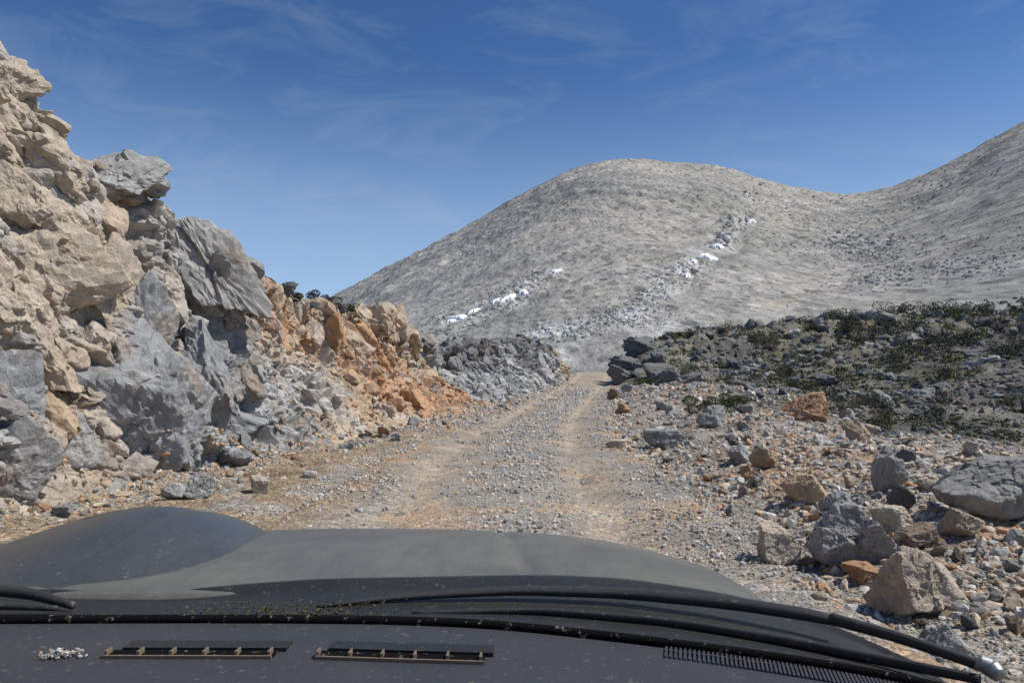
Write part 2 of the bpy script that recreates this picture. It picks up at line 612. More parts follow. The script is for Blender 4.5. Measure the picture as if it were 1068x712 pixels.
def mountain_tint(x, y, z, m1, m2, v, u):
    n = len(x)
    m1, m3 = m1[:, 0], np.minimum(m1[:, 1], 1)
    P3 = np.stack([x, y, z], 1)
    warp = f3(P3, 130, 3, .5, 91)
    ac = z - np.interp(u, [300, 600, 760, 900, 1100], [.50, .36, .06, .16, .32]) * x + .05 * y
    p = np.stack([x / 4.0, y / 7.0, ac], 1) + (14 * warp)[:, None]
    strat = f3(p, 17, 5, .68, 95)
    strat2 = f3(p * (2.2, 1.6, 1), 7, 5, .72, 96)
    big = f2(x, y * .5, 190, 4, .55, 99)
    pat = f3(p, 60, 4, .6, 98)
    yq = y * .34
    fine = f2(x, yq, 9, 5, .74, 103)
    c = np.tile(np.array([.285, .283, .275]), (n, 1))
    tan = sm(-.3, .4, big + .55 * sm(320, 190, v) - .12)
    c = mixc(c, (.385, .35, .30), tan * .8)
    c = mixc(c, (.215, .222, .215), sm(.0, .32, pat) * .8)
    c = mixc(c, (.40, .38, .34), sm(.05, .38, -pat) * .75)
    c = mixc(c, (.215, .22, .217), sm(.05, .45, strat) * .6)
    c = mixc(c, (.42, .41, .385), sm(.08, .5, -strat) * .6)
    c = mixc(c, (.19, .192, .188), sm(.15, .6, strat2) * .45)
    c = mixc(c, (.38, .375, .355), sm(.15, .6, -strat2) * .3)
    c = mixc(c, (.22, .225, .175), sm(.1, .5, f2(x, y, 70, 4, .6, 107)) * .35)
    c = mixc(c, (.20, .195, .185), sm(-.25, .3, fine * .5 + strat * .6 + .15) * np.exp(-((v - 200 - .02 * (u - 600)) / 15) ** 2) * (1 - sm(700, 800, u)) * .9)
    c = mixc(c, (.175, .178, .178), sm(820, 930, u) * sm(-.05, .4, strat + .5 * fine) * .55)
    c = mixc(c, (.175, .18, .18), np.clip(sm(230, 330, v) * sm(740, 820, u) * sm(-.1, .35, strat2 + .4 * fine), 0, 1) * .5)
    c = mixc(c, (.37, .315, .24), np.exp(-((v - 322 + .35 * (u - 800)) / 5) ** 2) * sm(690, 760, u) * (1 - sm(870, 900, u)) * sm(-.3, .3, fine) * .8)
    soft = np.array([.30, .288, .265]) + .06 * sm(330, 190, v)[:, None] * np.array([1, .85, .62]) - .02 * (u < 560)[:, None] * sm(250, 330, v)[:, None] * np.array([1.1, .8, .4])
    c = soft + (c - soft) * .62
    c = mixc(c, (.44, .445, .435), np.clip(m1 * .6 * sm(-.35, .3, fine + strat2 * .5), 0, 1))
    c = mixc(c, (.43, .432, .42), np.clip(m2 * .8 * sm(-.4, .25, fine + strat2 * .5), 0, 1))
    c = mixc(c, (.33, .335, .335), np.clip(m3 * .5 * sm(-.3, .25, fine), 0, 1))
    c = mixc(c, (.10, .102, .10), sm(.30, .62, f2(x, yq, 4.0, 3, .68, 111) + .25 * fine) * .55)
    c *= np.clip(1 + .18 * fine, .6, 1.5)[:, None]
    return c * 1.08 * np.array([1.01, 1.0, .98])


def build_land():
    az = np.concatenate([np.linspace(-180, -46, 46)[:-1], np.linspace(-46, 46, 1180), np.linspace(46, 180, 46)[1:-1]])
    th = np.radians(az)
    rr = np.concatenate([[.4, 1.2, 2.2], np.geomspace(3.2, 100, 420), np.geomspace(100, 1500, 430)[1:], [1800, 2300, 3000, 4500]])
    nr, nc = len(rr), len(az)
    X = rr[:, None] * np.sin(th)[None]
    Y = rr[:, None] * np.cos(th)[None]
    x, y = X.ravel(), Y.ravel()
    z = H(x, y)
    rfar = np.hypot(x, y)
    z = np.where(rfar > 1600, np.minimum(z, 40 - (rfar - 1600) * .05), z)
    fc = grid_faces(nr, nc, wrap=True)
    row = np.repeat(np.arange(nr - 1), nc)
    V = np.stack([x, y, z], 1)
    split = int(np.argmin(np.abs(rr - 100)))
    tint = np.zeros((len(x), 3))
    near = np.repeat(np.arange(nr), nc) <= split
    tint[near] = ground_tint(x[near], y[near], z[near])
    _, m1, m2, v, u = Hfar(x[~near], y[~near])
    tint[~near] = mountain_tint(x[~near], y[~near], z[~near], m1, m2, v, u)
    # soften the seam between hillside and mountain colours
    bl = np.repeat(sm(85, 100, rr), nc)
    mk = near & (bl > 0)
    _, a, b, v, u = Hfar(x[mk], y[mk])
    mt = mountain_tint(x[mk], y[mk], z[mk], a, b, v, u)
    tint[mk] = tint[mk] + (mt - tint[mk]) * bl[mk][:, None]
    # split the near land: the ground beside the road, and the scrubby hillside to the right
    fcen = V[fc].mean(1)
    s = fcen[:, 0] - xc(fcen[:, 1])
    sbk = np.interp(fcen[:, 1], [0, 9, 14, 21, 30, 40, 46, 50, 60], [5.4, 6.3, 7.9, 9.6, 10.5, 9.5, 6, 2.8, 2.6])
    hillm = (s > sbk) & (fcen[:, 1] > 0) & (row < split)
    mt_ = row >= split

    def part(name, mask, mat):
        f = fc[mask]
        ids, inv = np.unique(f.ravel(), return_inverse=True)
        o = mesh_np(name, V[ids], inv.reshape(-1, 4)[:, ::-1], mat, tint[ids])
        tag(o, kind='structure')
        return o

    part('ground', (~hillm) & (~mt_), M_GROUND)
    part('hillside', hillm, M_GROUND)
    part('mountain', mt_, M_FAR)


build_land()


# ------------------------------------------------------------------ the dirt road
def road_z(s, y):
    w = hw(y)
    g1, g2 = -1.28, 1.22
    z = zr(y) + .03
    z = z - .075 * np.exp(-((s - g1) / .36) ** 2) - .075 * np.exp(-((s - g2) / .36) ** 2) + .03 * np.exp(-(s / .5) ** 2)
    z = z - .16 * sm(w - .35, w + .45, np.abs(s))
    return z


def build_road():
    ys = np.concatenate([np.linspace(-14, 3, 60)[:-1], np.geomspace(3, 84, 560)])
    ss = np.linspace(-3.3, 3.3, 200)
    Yg, Sg = np.meshgrid(ys, ss, indexing='ij')
    y, s = Yg.ravel(), Sg.ravel()
    s = s + 0 * y
    x = xc(y) + s
    w = hw(y) + .25 * f2(x, y, 2.0, 3, .6, 121)
    z = road_z(s, y) + f2(x, y, 1.4, 4, .55, 125) * .022 + f2(x, y, .25, 2, .5, 129) * .006
    z = z - .12 * sm(w - .2, w + .5, np.abs(s))
    n = len(x)
    nb = f2(x, y, 1.6, 4, .6, 131)
    ng = f2(x, y / 2.5, .7, 3, .6, 137)
    c = np.tile(np.array([.285, .272, .248]), (n, 1))
    tr = np.exp(-((s + 1.28) / .5) ** 2) + np.exp(-((s - 1.22) / .46) ** 2)
    c = mixc(c, (.395, .335, .262), np.clip(tr * (.85 + .5 * ng), 0, 1) * .95)
    c = mixc(c, (.33, .25, .165), sm(1.6, 2.4, np.abs(s)) * sm(-.3, .4, nb) * .75)
    c = mixc(c, (.33, .235, .155), sm(-1.6, -2.5, s) * .8)
    c = mixc(c, (.37, .25, .15), sm(.25, .6, nb) * .45)
    c = mixc(c, (.395, .335, .262), sm(36, 55, y) * .5)
    c *= (1 + .16 * nb)[:, None]
    o = mesh_np('dirt_road', np.stack([x, y, z], 1), grid_faces(len(ys), len(ss))[:, ::-1], M_ROAD, c)
    tag(o, kind='structure')


build_road()


# ------------------------------------------------------------------ stones
def ico(sub):
    import bmesh
    bm = bmesh.new()
    bmesh.ops.create_icosphere(bm, subdivisions=sub, radius=1)
    V = np.array([v.co[:] for v in bm.verts])
    Fc = np.array([[v.index for v in f.verts] for f in bm.faces])
    bm.free()
    return V, Fc


ICO = {k: ico(k) for k in (1, 2, 3, 4, 5, 6)}


def rock_shape(sub, seed, planes=11, lo=.55, hi=1.0, sharp=True, rough=.05, aspect=(1, 1, 1), custom=None):
    """a broken stone: the unit ball cut by random planes, then roughened"""
    g = np.random.default_rng(seed)
    D, Fc = ICO[sub]
    D = D / np.linalg.norm(D, axis=1)[:, None]
    nrm = g.normal(size=(planes, 3))
    nrm /= np.linalg.norm(nrm, axis=1)[:, None]
    hh = g.uniform(lo, hi, planes) * .75
    if custom:
        for n_, h_ in custom:
            n_ = np.array(n_, float)
            nrm = np.vstack([nrm, n_ / np.linalg.norm(n_)])
            hh = np.append(hh, h_)
    dt = D @ nrm.T
    r = np.where(dt > .05, hh[None] / np.maximum(dt, .05), 9).min(1)
    r = np.minimum(r, 1.05)
    V = D * r[:, None]
    if rough:
        V = V + D * (f3(V * 1.0 + seed * 7.1, .7, 4 if sub > 3 else 2, .55, seed % 97) * rough)[:, None]
        if sub >= 4:
            h, kk, _ = facets(V + seed * 3.3, .42, seed % 89, 1.0)
            V = V + D * (h * (.25 if sub == 4 else .13))[:, None]
        if sub >= 5:
            h, kk, _ = facets(V + seed * 5.3, .16, seed % 83, 1.0)
            V = V + D * (h * .22 + f3(V, .06, 2, .5, 5) * .008)[:, None]
    V = V * np.array(aspect)
    V = V / np.array([np.ptp(V[:, 0]), np.ptp(V[:, 1]), np.ptp(V[:, 2])]).max()
    V[:, 2] -= V[:, 2].min()
    return V, Fc


# ------------------------------------------------------------------ the rock face of the road cut
def cliff_blocks(V, B, N, tint, t0, y0, nbd, ub, vb, db):
    """angular blocks standing out of the face, part of the same rock mass"""
    g = np.random.default_rng(77)
    shp = {sub: [rock_shape(sub, 1300 + 17 * k + sub, int(g.integers(11, 17)), .40, .85, rough=.045 if sub > 2 else .03) for k in range(9)] for sub in (2, 3, 4, 5)}
    for lst in shp.values():
        for q, (v_, f_) in enumerate(lst):
            c = (v_.max(0) + v_.min(0)) / 2
            lst[q] = ((v_ - c) / np.ptp(v_, axis=0), f_)
    oV, oF, oC, off = [], [], [], [0]

    def put(j, w, h, th, sub, push, jit, bright=None, col=None):
        n = N[j]
        # long axis lies in the bedding, seen on the face
        a = np.cross(n, nbd)
        a = a / np.linalg.norm(a)
        b = np.cross(n, a)
        A = np.stack([a, b, n]) + g.normal(size=(3, 3)) * jit
        q, _ = np.linalg.qr(A.T)
        q = q * np.sign((q * A.T).sum(0))[None]
        v_, f_ = shp[sub][int(g.integers(0, 9))]
        fl = g.choice([-1, 1], 2)
        v_ = v_ * (fl[0], fl[1], 1)
        if fl[0] * fl[1] < 0: f_ = f_[:, ::-1]
        W_ = V[j] + n * push + (v_ * (w, h, th)) @ q.T
        if np.linalg.det(q) < 0: f_ = f_[:, ::-1]
        oV.append(W_)
        oF.append(f_ + off[0])
        off[0] += len(W_)
        c = tint[j] if col is None else np.array(PAL[col])
        c = c * (g.uniform(.85, 1.2) if bright is None else bright)
        oC.append(np.tile(c, (len(W_), 1)))

    # blocks one can make out in the photo: pixel, width and height in pixels, thickness share, push
    okv = np.where((db > 5) & (t0 <= 1.02) & (t0 > 0))[0]
    for u, v, wp_, hp, push, col in ((118, 188, 70, 72, .14, 'grey'), (140, 192, 44, 44, .25, 'grey'), (95, 172, 60, 42, .05, 'cream'), (208, 288, 120, 84, .10, 'grey'), (243, 276, 60, 62, .08, 'grey'), (14, 78, 56, 52, .05, 'cream'), (30, 118, 62, 44, .06, 'cream'),
                                     (55, 165, 70, 50, .08, 'cream'), (45, 212, 84, 56, .08, 'cream'), (100, 232, 60, 44, .02, 'tan'), (60, 280, 110, 84, .0, 'cream'), (115, 305, 80, 66, .02, 'cream'), (20, 330, 80, 70, .02, 'cream'),
                                     (150, 345, 90, 60, .0, 'blue'), (140, 425, 120, 110, -.02, 'blue'), (215, 405, 110, 80, -.02, 'blue'), (240, 352, 90, 40, .04, 'grey'), (262, 330, 44, 60, .04, 'grey'), (262, 425, 70, 48, .02, 'blue'),
                                     (165, 384, 50, 40, .04, 'tan'), (65, 380, 60, 44, .04, 'tan'), (60, 430, 54, 40, .06, 'ochre'), (10, 410, 80, 90, .0, 'blue'), (20, 490, 80, 70, .0, 'grey'), (100, 470, 70, 60, .0, 'grey'), (185, 462, 70, 44, .0, 'blue'),
                                     (430, 348, 26, 46, .1, 'tan'), (405, 345, 34, 36, .1, 'tan'), (382, 350, 34, 30, .05, 'orange'), (283, 318, 40, 36, .06, 'tan'), (310, 330, 36, 30, .06, 'tan'), (340, 345, 44, 36, .05, 'orange'),
                                     (290, 345, 36, 44, .05, 'orange'), (365, 372, 44, 36, .05, 'tan'), (445, 385, 30, 40, .05, 'ochre')):
        j = okv[np.argmin((ub[okv] - u) ** 2 + (vb[okv] - v) ** 2)]
        d = B[j, 1]
        put(j, wp_ / F * d * 1.3, hp / F * d * 1.3, min(wp_, hp) / F * d * .8, 5 if wp_ > 55 else 4, push - .11 * wp_ / F * d, .16, 1.05, col)
    # the rest, strewn over the face
    for n_, lo, hi, sub, ps, jit in ((170, .6, 1.25, 4, -.08, .22), (900, .24, .6, 3, -.05, .3), (2600, .07, .24, 2, -.02, .45)):
        yy = np.exp(g.uniform(math.log(7.5), math.log(62), n_ * 2))
        tt = g.uniform(.02, 1.02, n_ * 2)
        ncol = len(CLT_)
        i = np.clip(np.searchsorted(CLYS_, yy), 1, len(CLYS_) - 2)
        jj = np.clip(np.searchsorted(CLT_, tt), 1, ncol - 2)
        keep = 0
        for a_, b_, y_, t_ in zip(i, jj, yy, tt):
            if keep >= n_: break
            smooth = (8 < y_ < 17) and (t_ < .6)
            if smooth and g.uniform() < (.3 if sub == 4 else .5): continue
            if sub == 4 and t_ < .1: continue
            if 18 < y_ < 34 and sub == 4 and g.uniform() < .4: continue
            sc = g.uniform(lo, hi) * np.interp(y_, [8, 20, 45], [.95, 1.1, 1.6])
            put(int(a_) * ncol + int(b_), sc, sc * g.uniform(.5, .85), sc * (g.uniform(.35, .55) if smooth or sub == 4 else g.uniform(.5, .8)), sub, ps * sc, jit)
            keep += 1
    BV = np.concatenate(oV)
    BC = np.concatenate(oC)
    st = f3(BV, .5, 3, .6, 281)
    BC = BC * np.clip(1 + .22 * st, .7, 1.3)[:, None]
    BC = mixc(BC, (.36, .26, .18), sm(.25, .6, f3(BV, .9, 3, .6, 283)) * .4)
    h, kk, cc_ = facets(BV, .22, 287, .6)
    dirn = N[np.zeros(1, int)]
    BV = BV + f3(BV, .16, 3, .6, 289)[:, None] * np.array([.03, -.012, .012])
    return BV, np.concatenate(oF), BC * np.minimum(1.03, .5 / np.maximum(BC.max(1), .01))[:, None]


def build_cliff():
    ys = [-12.0]
    while ys[-1] < 70:
        d = max(abs(ys[-1]), 6)
        step = .12 if ys[-1] < 6.5 else max(.026, .0042 * d)
        ys.append(ys[-1] + step)
    global CLYS_, CLT_
    ys = np.array(ys)
    nj, nb_ = 230, 26
    t = np.concatenate([np.linspace(-.06, 1, nj), 1 + np.linspace(0, 1, nb_ + 1)[1:] ** 1.5])
    CLYS_, CLT_ = ys, t
    nr, nc = len(ys), len(t)
    Y, T = np.meshgrid(ys, t, indexing='ij')
    y0, t0 = Y.ravel(), T.ravel()
    jit = np.interp(y0, CUT[:, 0], CUT[:, 0])
    fx, cx_, cz = cut(jit, 1), cut(jit, 2), cut(jit, 3)
    z0 = zr(y0)
    tal = sm(15, 20, y0) * (1 - sm(44, 52, y0)) * .85
    tt = np.clip(t0, -.06, 1)
    a = tt + tal * .55 * (np.sin(np.pi * np.clip(tt, 0, 1)) ** 1) * (1 - .3 * tt)
    x = fx + (cx_ - fx) * a
    z = z0 + (cz - z0) * tt
    bk = np.clip(t0 - 1, 0, 1)
    x = x - 4.5 * bk
    z = z - .35 * bk
    B = np.stack([x, y0, z], 1)
    G = B.reshape(nr, nc, 3)
    du = np.gradient(G, axis=0)
    dv = np.gradient(G, axis=1)
    N = np.cross(du, dv)
    N /= np.linalg.norm(N, axis=2)[..., None] + 1e-9
    # average normals so relief displaces steadily
    for _ in range(30):
        N[1:-1] = (N[:-2] + N[1:-1] * 2 + N[2:]) / 4
        N[:, 1:-1] = (N[:, :-2] + N[:, 1:-1] * 2 + N[:, 2:]) / 4
    N /= np.linalg.norm(N, axis=2)[..., None] + 1e-9
    N = N.reshape(-1, 3)
    if (N[:, 0]).mean() < 0: N = -N
    # bedding: layers dip away along the cut
    nbd = np.array([.25, math.sin(R(38)), math.cos(R(38))])
    nbd /= np.linalg.norm(nbd)
    wp = B + .16 * np.stack([f3(B, 1.3, 3, .5, 201), f3(B, 1.3, 3, .5, 205), f3(B, 1.3, 3, .5, 209)], 1)
    lay = (wp @ nbd)[:, None] * nbd[None]
    h1, k1, c1 = facets(wp + lay * .25, 1.9, 301, .6)
    h2, k2, c2 = facets(wp + lay * .35, .85, 307, .5)
    h3, k3, c3 = facets(wp + lay * .25, .36, 311, .45)
    h4, k4, c4 = facets(wp, .14, 317, .45)
    crumb = sm(17.5, 19.5, y0) * (1 - sm(33, 36, y0))          # the orange earthy stretch
    far_ = sm(33, 36, y0)
    base = sm(0, .10, t0)
    grey = 1 - crumb
    fadeb = 1 - .8 * sm(.05, .6, bk)
    broken = sm(-.2, .22, f3(B, 1.7, 3, .55, 271))              # shattered zones between smooth slabs
    broken = np.maximum(broken, np.maximum(crumb * .8, far_))
    sat2 = sm(0, .22, k2)
    sat3 = sm(0, .25, k3)
    disp = h1 * (.22 * grey + .16 * crumb)
    disp = disp + h2 * lerp(.22, .40, broken) * lerp(.7, 1, sat2)
    disp = disp + h3 * lerp(.20, .52, broken) * lerp(.75, 1, sat3)
    disp = disp + h4 * lerp(.20, .5, broken)
    disp = disp + f3(B, .5, 3, .55, 223) * .05 + f3(B, .11, 3, .6, 221) * .016
    disp = disp - .12 * np.exp(-(k1 / .04) ** 2) * grey - lerp(.015, .06, broken) * np.exp(-(k2 / .05) ** 2) - .018 * broken * np.exp(-(k3 / .08) ** 2)
    # rounded lumps weathering out of the face
    lump, kl, cl_ = facets(wp * (1, 1, 1.2), .62, 331, .3)
    disp = disp + np.where(cl_ > .6, .08, .0) * sm(.0, .35, kl) * lerp(.3, 1, broken)
    disp = disp + f3(B, 4, 2, .5, 225) * .25
    # named bulges seen in the photo: (u, v, depth, radius, amount)
    for u, v, d, rad, am in ((136, 182, 13.0, .5, .25), (215, 285, 15.8, 1.1, .3), (25, 150, 10.4, .6, .3), (12, 85, 10.3, .35, .3), (45, 205, 10.6, .5, .25),
                             (255, 272, 17.6, .5, .3), (250, 400, 13.5, .9, .3), (160, 430, 11.6, 1.0, .25), (425, 352, 30.5, .9, .5), (350, 345, 25, 1.2, .4), (400, 335, 29, .8, .4), (285, 310, 20.5, .8, .3), (130, 235, 12.4, .45, -.5), (95, 330, 10.8, .5, -.3),
                             (300, 345, 20, .9, .4), (325, 400, 21, 1.2, .35), (380, 385, 26, 1.3, .4)):
        c = P(u, v, d)
        rr = np.linalg.norm((B - c) * (1, .8, 1), axis=1) + .12 * rad * f3(B, .5, 2, .5, 231)
        disp = disp + am * (1 - sm(.55 * rad, 1.15 * rad, rr))
    V = B + N * (disp * (.25 + .75 * base) * fadeb)[:, None]
    # crumbling: lower talus drags debris shape
    V[:, 2] = np.where(bk > .5, np.minimum(V[:, 2], B[:, 2] + .1), V[:, 2])
    # colour: which rock crops out where
    pts = [('cream', 10, 100, 1), ('cream', 30, 190, 1), ('cream', 70, 250, 1), ('cream', 25, 250, 1), ('cream', 20, 310, 1), ('cream', 70, 300, 1), ('tan', 95, 260, 1), ('tan', 110, 235, 1), ('cream', 105, 310, 1),
           ('blue', 5, 400, 1), ('grey', 15, 370, 1), ('tan', 60, 390, 1), ('tan', 50, 430, 1), ('tan', 60, 490, 1), ('ochre', 75, 510, 1), ('tan', 85, 470, 1), ('grey', 15, 470, 1), ('blue', 20, 450, 1), ('grey', 30, 515, 1),
           ('cream', 40, 120, 1), ('grey', 115, 165, 1), ('cream', 95, 200, 1), ('grey', 140, 175, 1), ('cream', 150, 165, 1), ('grey', 90, 170, 1), ('tan', 75, 150, 1), ('grey', 110, 215, 1),
           ('grey', 200, 290, 1), ('grey', 175, 250, 1), ('grey', 150, 260, 1), ('dark', 230, 250, 1), ('blue', 245, 270, 1), ('grey', 225, 300, 1), ('tan', 140, 290, 1), ('grey', 130, 270, 1),
           ('blue', 120, 345, 1), ('blue', 150, 340, 1), ('blue', 140, 420, 1), ('blue', 170, 460, 1), ('blue', 110, 420, 1), ('grey', 200, 340, 1), ('grey', 240, 350, 1), ('tan', 165, 382, 1), ('blue', 210, 400, 1), ('blue', 250, 400, 1), ('grey', 265, 430, 1),
           ('blue', 235, 440, 1), ('blue', 120, 490, 1), ('grey', 190, 440, 1), ('ochre', 95, 385, 1), ('tan', 100, 440, 1),
           ('orange', 290, 335, 1), ('tan', 275, 305, 1), ('orange', 270, 325, 1), ('tan', 310, 320, 1), ('orange', 320, 350, 1), ('tan', 335, 345, 1), ('orange', 355, 370, 1), ('orange', 385, 372, 1), ('orange', 400, 405, 1), ('tan', 380, 345, 1), ('tan', 410, 345, 1),
           ('tan', 428, 350, 1), ('orange', 445, 400, 1), ('ochre', 430, 385, 1), ('orange', 465, 415, 1), ('ochre', 360, 405, 1), ('tan', 330, 385, 1), ('ochre', 345, 325, 1), ('grey', 300, 395, 1), ('grey', 315, 420, 1), ('tan', 340, 430, 1), ('ochre', 400, 430, 1), ('tan', 290, 380, 1),
           ('grey', 470, 395, 1), ('blue', 490, 400, 1), ('grey', 460, 370, 1), ('dark', 475, 375, 1), ('dark', 500, 370, 1), ('blue', 515, 395, 1), ('grey', 510, 410, 1), ('dark', 545, 365, 1), ('grey', 540, 390, 1), ('dark', 560, 360, 1), ('grey', 565, 385, 1), ('ochre', 588, 378, 1), ('grey', 580, 395, 1), ('grey', 600, 395, 1)]
    ub, vb, db = proj(B)
    # place each control on the sheet itself (nearest base vertex to that view ray), then colour by distance in the world
    ok = np.where((db > 5) & (t0 <= 1.0))[0]
    W3, C3 = [], []
    for nm, u, v, wgt in pts:
        j = ok[np.argmin((ub[ok] - u) ** 2 + (vb[ok] - v) ** 2)]
        W3.append(B[j])
        C3.append(PAL[nm])
    W3 += [np.array([-6.5, 3, 2.5]), np.array([-6.5, -4, 3]), np.array([5, 66, 1.8])]
    C3 += [PAL['tan'], PAL['grey'], PAL['grey']]
    W3, C3 = np.array(W3), np.array(C3)
    wq = B + .5 * np.stack([f3(B, 1.2, 4, .6, 241), f3(B, 1.2, 4, .6, 245), f3(B, 1.2, 4, .6, 249)], 1)
    num, den = np.zeros_like(B), np.zeros(len(B))
    for p_, c_ in zip(W3, C3):
        dd = ((wq - p_) * (1, .62, 1)) ** 2
        dd = dd.sum(1) / (.35 + .0012 * p_[1] ** 2)
        w_ = np.exp(-np.minimum(dd * 2.6, 60)) + 1e-9 / (1 + dd * dd)
        num += w_[:, None] * c_
        den += w_
    tint = num / den[:, None]
    # block-to-block differences and stains
    rnd = .08 + (c1 - .5) * .16 + (c2 - .5) * .26 + (c3 - .5) * .26
    tint = tint * (1 + rnd)[:, None]
    g = tint.mean(1)[:, None]
    tint = np.where((c2 > .8)[:, None], lerp(tint, g * np.array([.98, 1.0, 1.02]), .4), tint)
    st = sm(.25, .6, f3(B * (1, 1, .35), .9, 4, .6, 255)) * grey
    tint = tint * (1 - .25 * st)[:, None]
    rust = sm(.3, .6, f3(B, .8, 4, .6, 261)) * .5
    tint = mixc(tint, (.34, .22, .13), rust * .7 * (1 - sm(34, 40, y0)) * sm(0, .3, 1 - np.abs(c2 - .3) * 2))
    tint = np.where((bk > .05)[:, None], mixc(tint, (.22, .21, .19), .6 * sm(.05, .4, bk)), tint)
    tint = np.maximum(tint, .03)
    tint = tint * np.minimum(1.08, .52 / tint.max(1))[:, None]
    BV, BF, BC = cliff_blocks(V, B, N, tint, t0, y0, nbd, ub, vb, db)
    o = mesh_np('rock_face', np.concatenate([V, BV]), grid_faces(nr, nc)[:, ::-1], M_CLIFF, np.concatenate([tint, BC]), smooth=False, faces3=BF + len(V))
    tag(o, kind='structure')
    return V.reshape(nr, nc, 3), ys, t


CLV, CLY, CLT = build_cliff()


# 12 shapes x 8 kinds of stone, shared mesh data for individual rocks
TPL = []
for k in range(12):
    g = np.random.default_rng(500 + k)
    asp = (1, g.uniform(.65, .95), g.uniform(.45, .85))
    TPL.append(rock_shape(4, 600 + k * 13, int(g.integers(10, 16)), .42, .9, rough=.06, aspect=asp))
_mesh_cache = {}


def stone_mesh(k, kind):
    if (k, kind) not in _mesh_cache:
        V, Fc = TPL[k]
        _mesh_cache[(k, kind)] = mesh_np('rock', V, None, M_STONE[kind], None, smooth=False, faces3=Fc, link=False)
    return _mesh_cache[(k, kind)]


OCC = []          # where big rocks lie (x, y, r)


def gz(x, y):
    """top of the walkable land at x, y"""
    s = x - float(xc(y))
    z = H1(x, y)
    if abs(s) < 3.3: z = max(z, float(road_z(np.array([s]), np.array([y]))[0]))
    return z


def place_rock(name, x, y, size, kind, k=None, rot=None, sink=.18, label=None, group=None, z=None, scale=(1, 1, 1), tilt=.3):
    k = random.randrange(12) if k is None else k
    o = bpy.data.objects.new(name, stone_mesh(k, kind))
    zz = gz(x, y) if z is None else z
    o.location = (x, y, zz - sink * size * TPL[k][0][:, 2].max() * scale[2])
    o.rotation_euler = (random.uniform(-tilt, tilt), random.uniform(-tilt, tilt), random.uniform(0, 6.28) if rot is None else rot)
    o.scale = (size * scale[0], size * scale[1], size * scale[2])
    COL.objects.link(o)
    tag(o, label, 'rock', group)
    OCC.append((x, y, size * .5))
    return o


def on_ground(u, v):
    """point of the land seen at photo pixel (u, v): march along the view ray"""
    d = np.concatenate([np.linspace(2.5, 30, 1100), np.linspace(30, 110, 900)])
    p = np.stack([P(u, v, 1.0) - EYE] * 1)[0]
    q = EYE + p[None] * d[:, None]
    hz = H(q[:, 0], q[:, 1])
    i = np.where(q[:, 2] <= hz + .02)[0]
    i = i[0] if len(i) else len(d) - 1
    return float(q[i, 0]), float(q[i, 1]), float(d[i])


# --- hero stones, each with its own shape: pixel of the foot, width and height in pixels
def hero(name, u, v, wpx, hpx, kind, seed, label, custom=None, planes=9, depth=.85, sub=6, yaw=None, sink=.18, lo=.6):
    x, y, d = on_ground(u, v)
    wd, ht = wpx / F * y, hpx / F * y
    V, Fc = rock_shape(sub, seed, planes, lo, 1.0, rough=.05, custom=custom)
    ext = np.ptp(V, axis=0)
    a = 0 if yaw is None else yaw
    V = V / ext * np.array([wd, wd * depth, ht * (1 + sink)])
    V[:, :2] -= (V[:, :2].max(0) + V[:, :2].min(0)) / 2
    o = mesh_np(name, V, None, M_STONE[kind], None, smooth=False, faces3=Fc)
    yy = y + wd * depth * .35
    o.location = (x, yy, gz(x, yy) - ht * sink)
    o.rotation_euler = (0, 0, a)
    tag(o, label, 'rock' if name == 'rock' else name)
    OCC.append((x, yy, wd * .5))
    return o


hero('boulder', 905, 590, 92, 66, 'grey', 71, 'large angular grey boulder with a peaked top, biggest beside the bonnet', [((-.5, -.75, .45), .50), ((.75, -.2, .6), .52), ((-.9, .1, .2), .62), ((.1, -1, -.35), .5), ((0, 0, 1), .72)], 5, .9)
hero('boulder', 975, 640, 92, 66, 'cream', 83, 'pale tan boulder with a brown hollow in front of the grey boulder', [((.15, -.95, .25), .52), ((-.95, -.1, .15), .6), ((.5, .1, .8), .6), ((-.2, .2, 1), .66)], 6, .85)
hero('rock', 817, 592, 42, 40, 'cream', 95, 'blocky cream rock left of the large grey boulder', [((0, -1, .2), .55), ((-1, 0, 0), .6), ((0, 0, 1), .65)], 6)
hero('rock', 846, 524, 46, 27, 'ochre', 101, 'rounded ochre rock above the cream block', [((0, 0, 1), .7)], 7)
hero('rock', 875, 531, 34, 22, 'blue', 107, 'dark bluish rock wedged against the ochre rock', None, 8)
hero('bedrock_slab', 1050, 545, 120, 58, 'grey', 113, 'long smooth grey bedrock slab rising at the right edge', [((-.55, -.25, .8), .34), ((.1, -.9, .4), .5), ((0, 0, 1), .5)], 4, .8)
hero('rock', 898, 458, 34, 22, 'tan', 127, 'tan rock with a pale lit side at the rim of the hollow', None, 8)
hero('rock', 848, 438, 50, 28, 'orange', 131, 'crumbling orange rock outcrop on the verge beyond the two bushes', [((-.6, -.5, .5), .5)], 9)
hero('rock', 932, 512, 30, 40, 'grey', 137, 'upright pale grey slab leaning at the rubble edge', [((-.9, -.3, .2), .3), ((.9, .3, .2), .3), ((0, -.3, 1), .7)], 6)
hero('rock', 948, 533, 30, 30, 'dark', 139, 'dark brown block right behind the large grey boulder', None, 8)
hero('rock', 973, 512, 30, 18, 'cream', 149, 'pale tan stone lying against the bedrock slab', None, 8)
hero('rock', 775, 482, 26, 18, 'blue', 151, 'dark grey rock of the touching pair right of the track', None, 9)
hero('rock', 800, 488, 32, 22, 'ochre', 157, 'orange brown rock of the touching pair right of the track', None, 9)
hero('rock', 694, 466, 44, 19, 'grey', 163, 'flat grey slab tilted on the right road edge', [((0, -.1, 1), .32), ((0, -1, .1), .5)], 6)
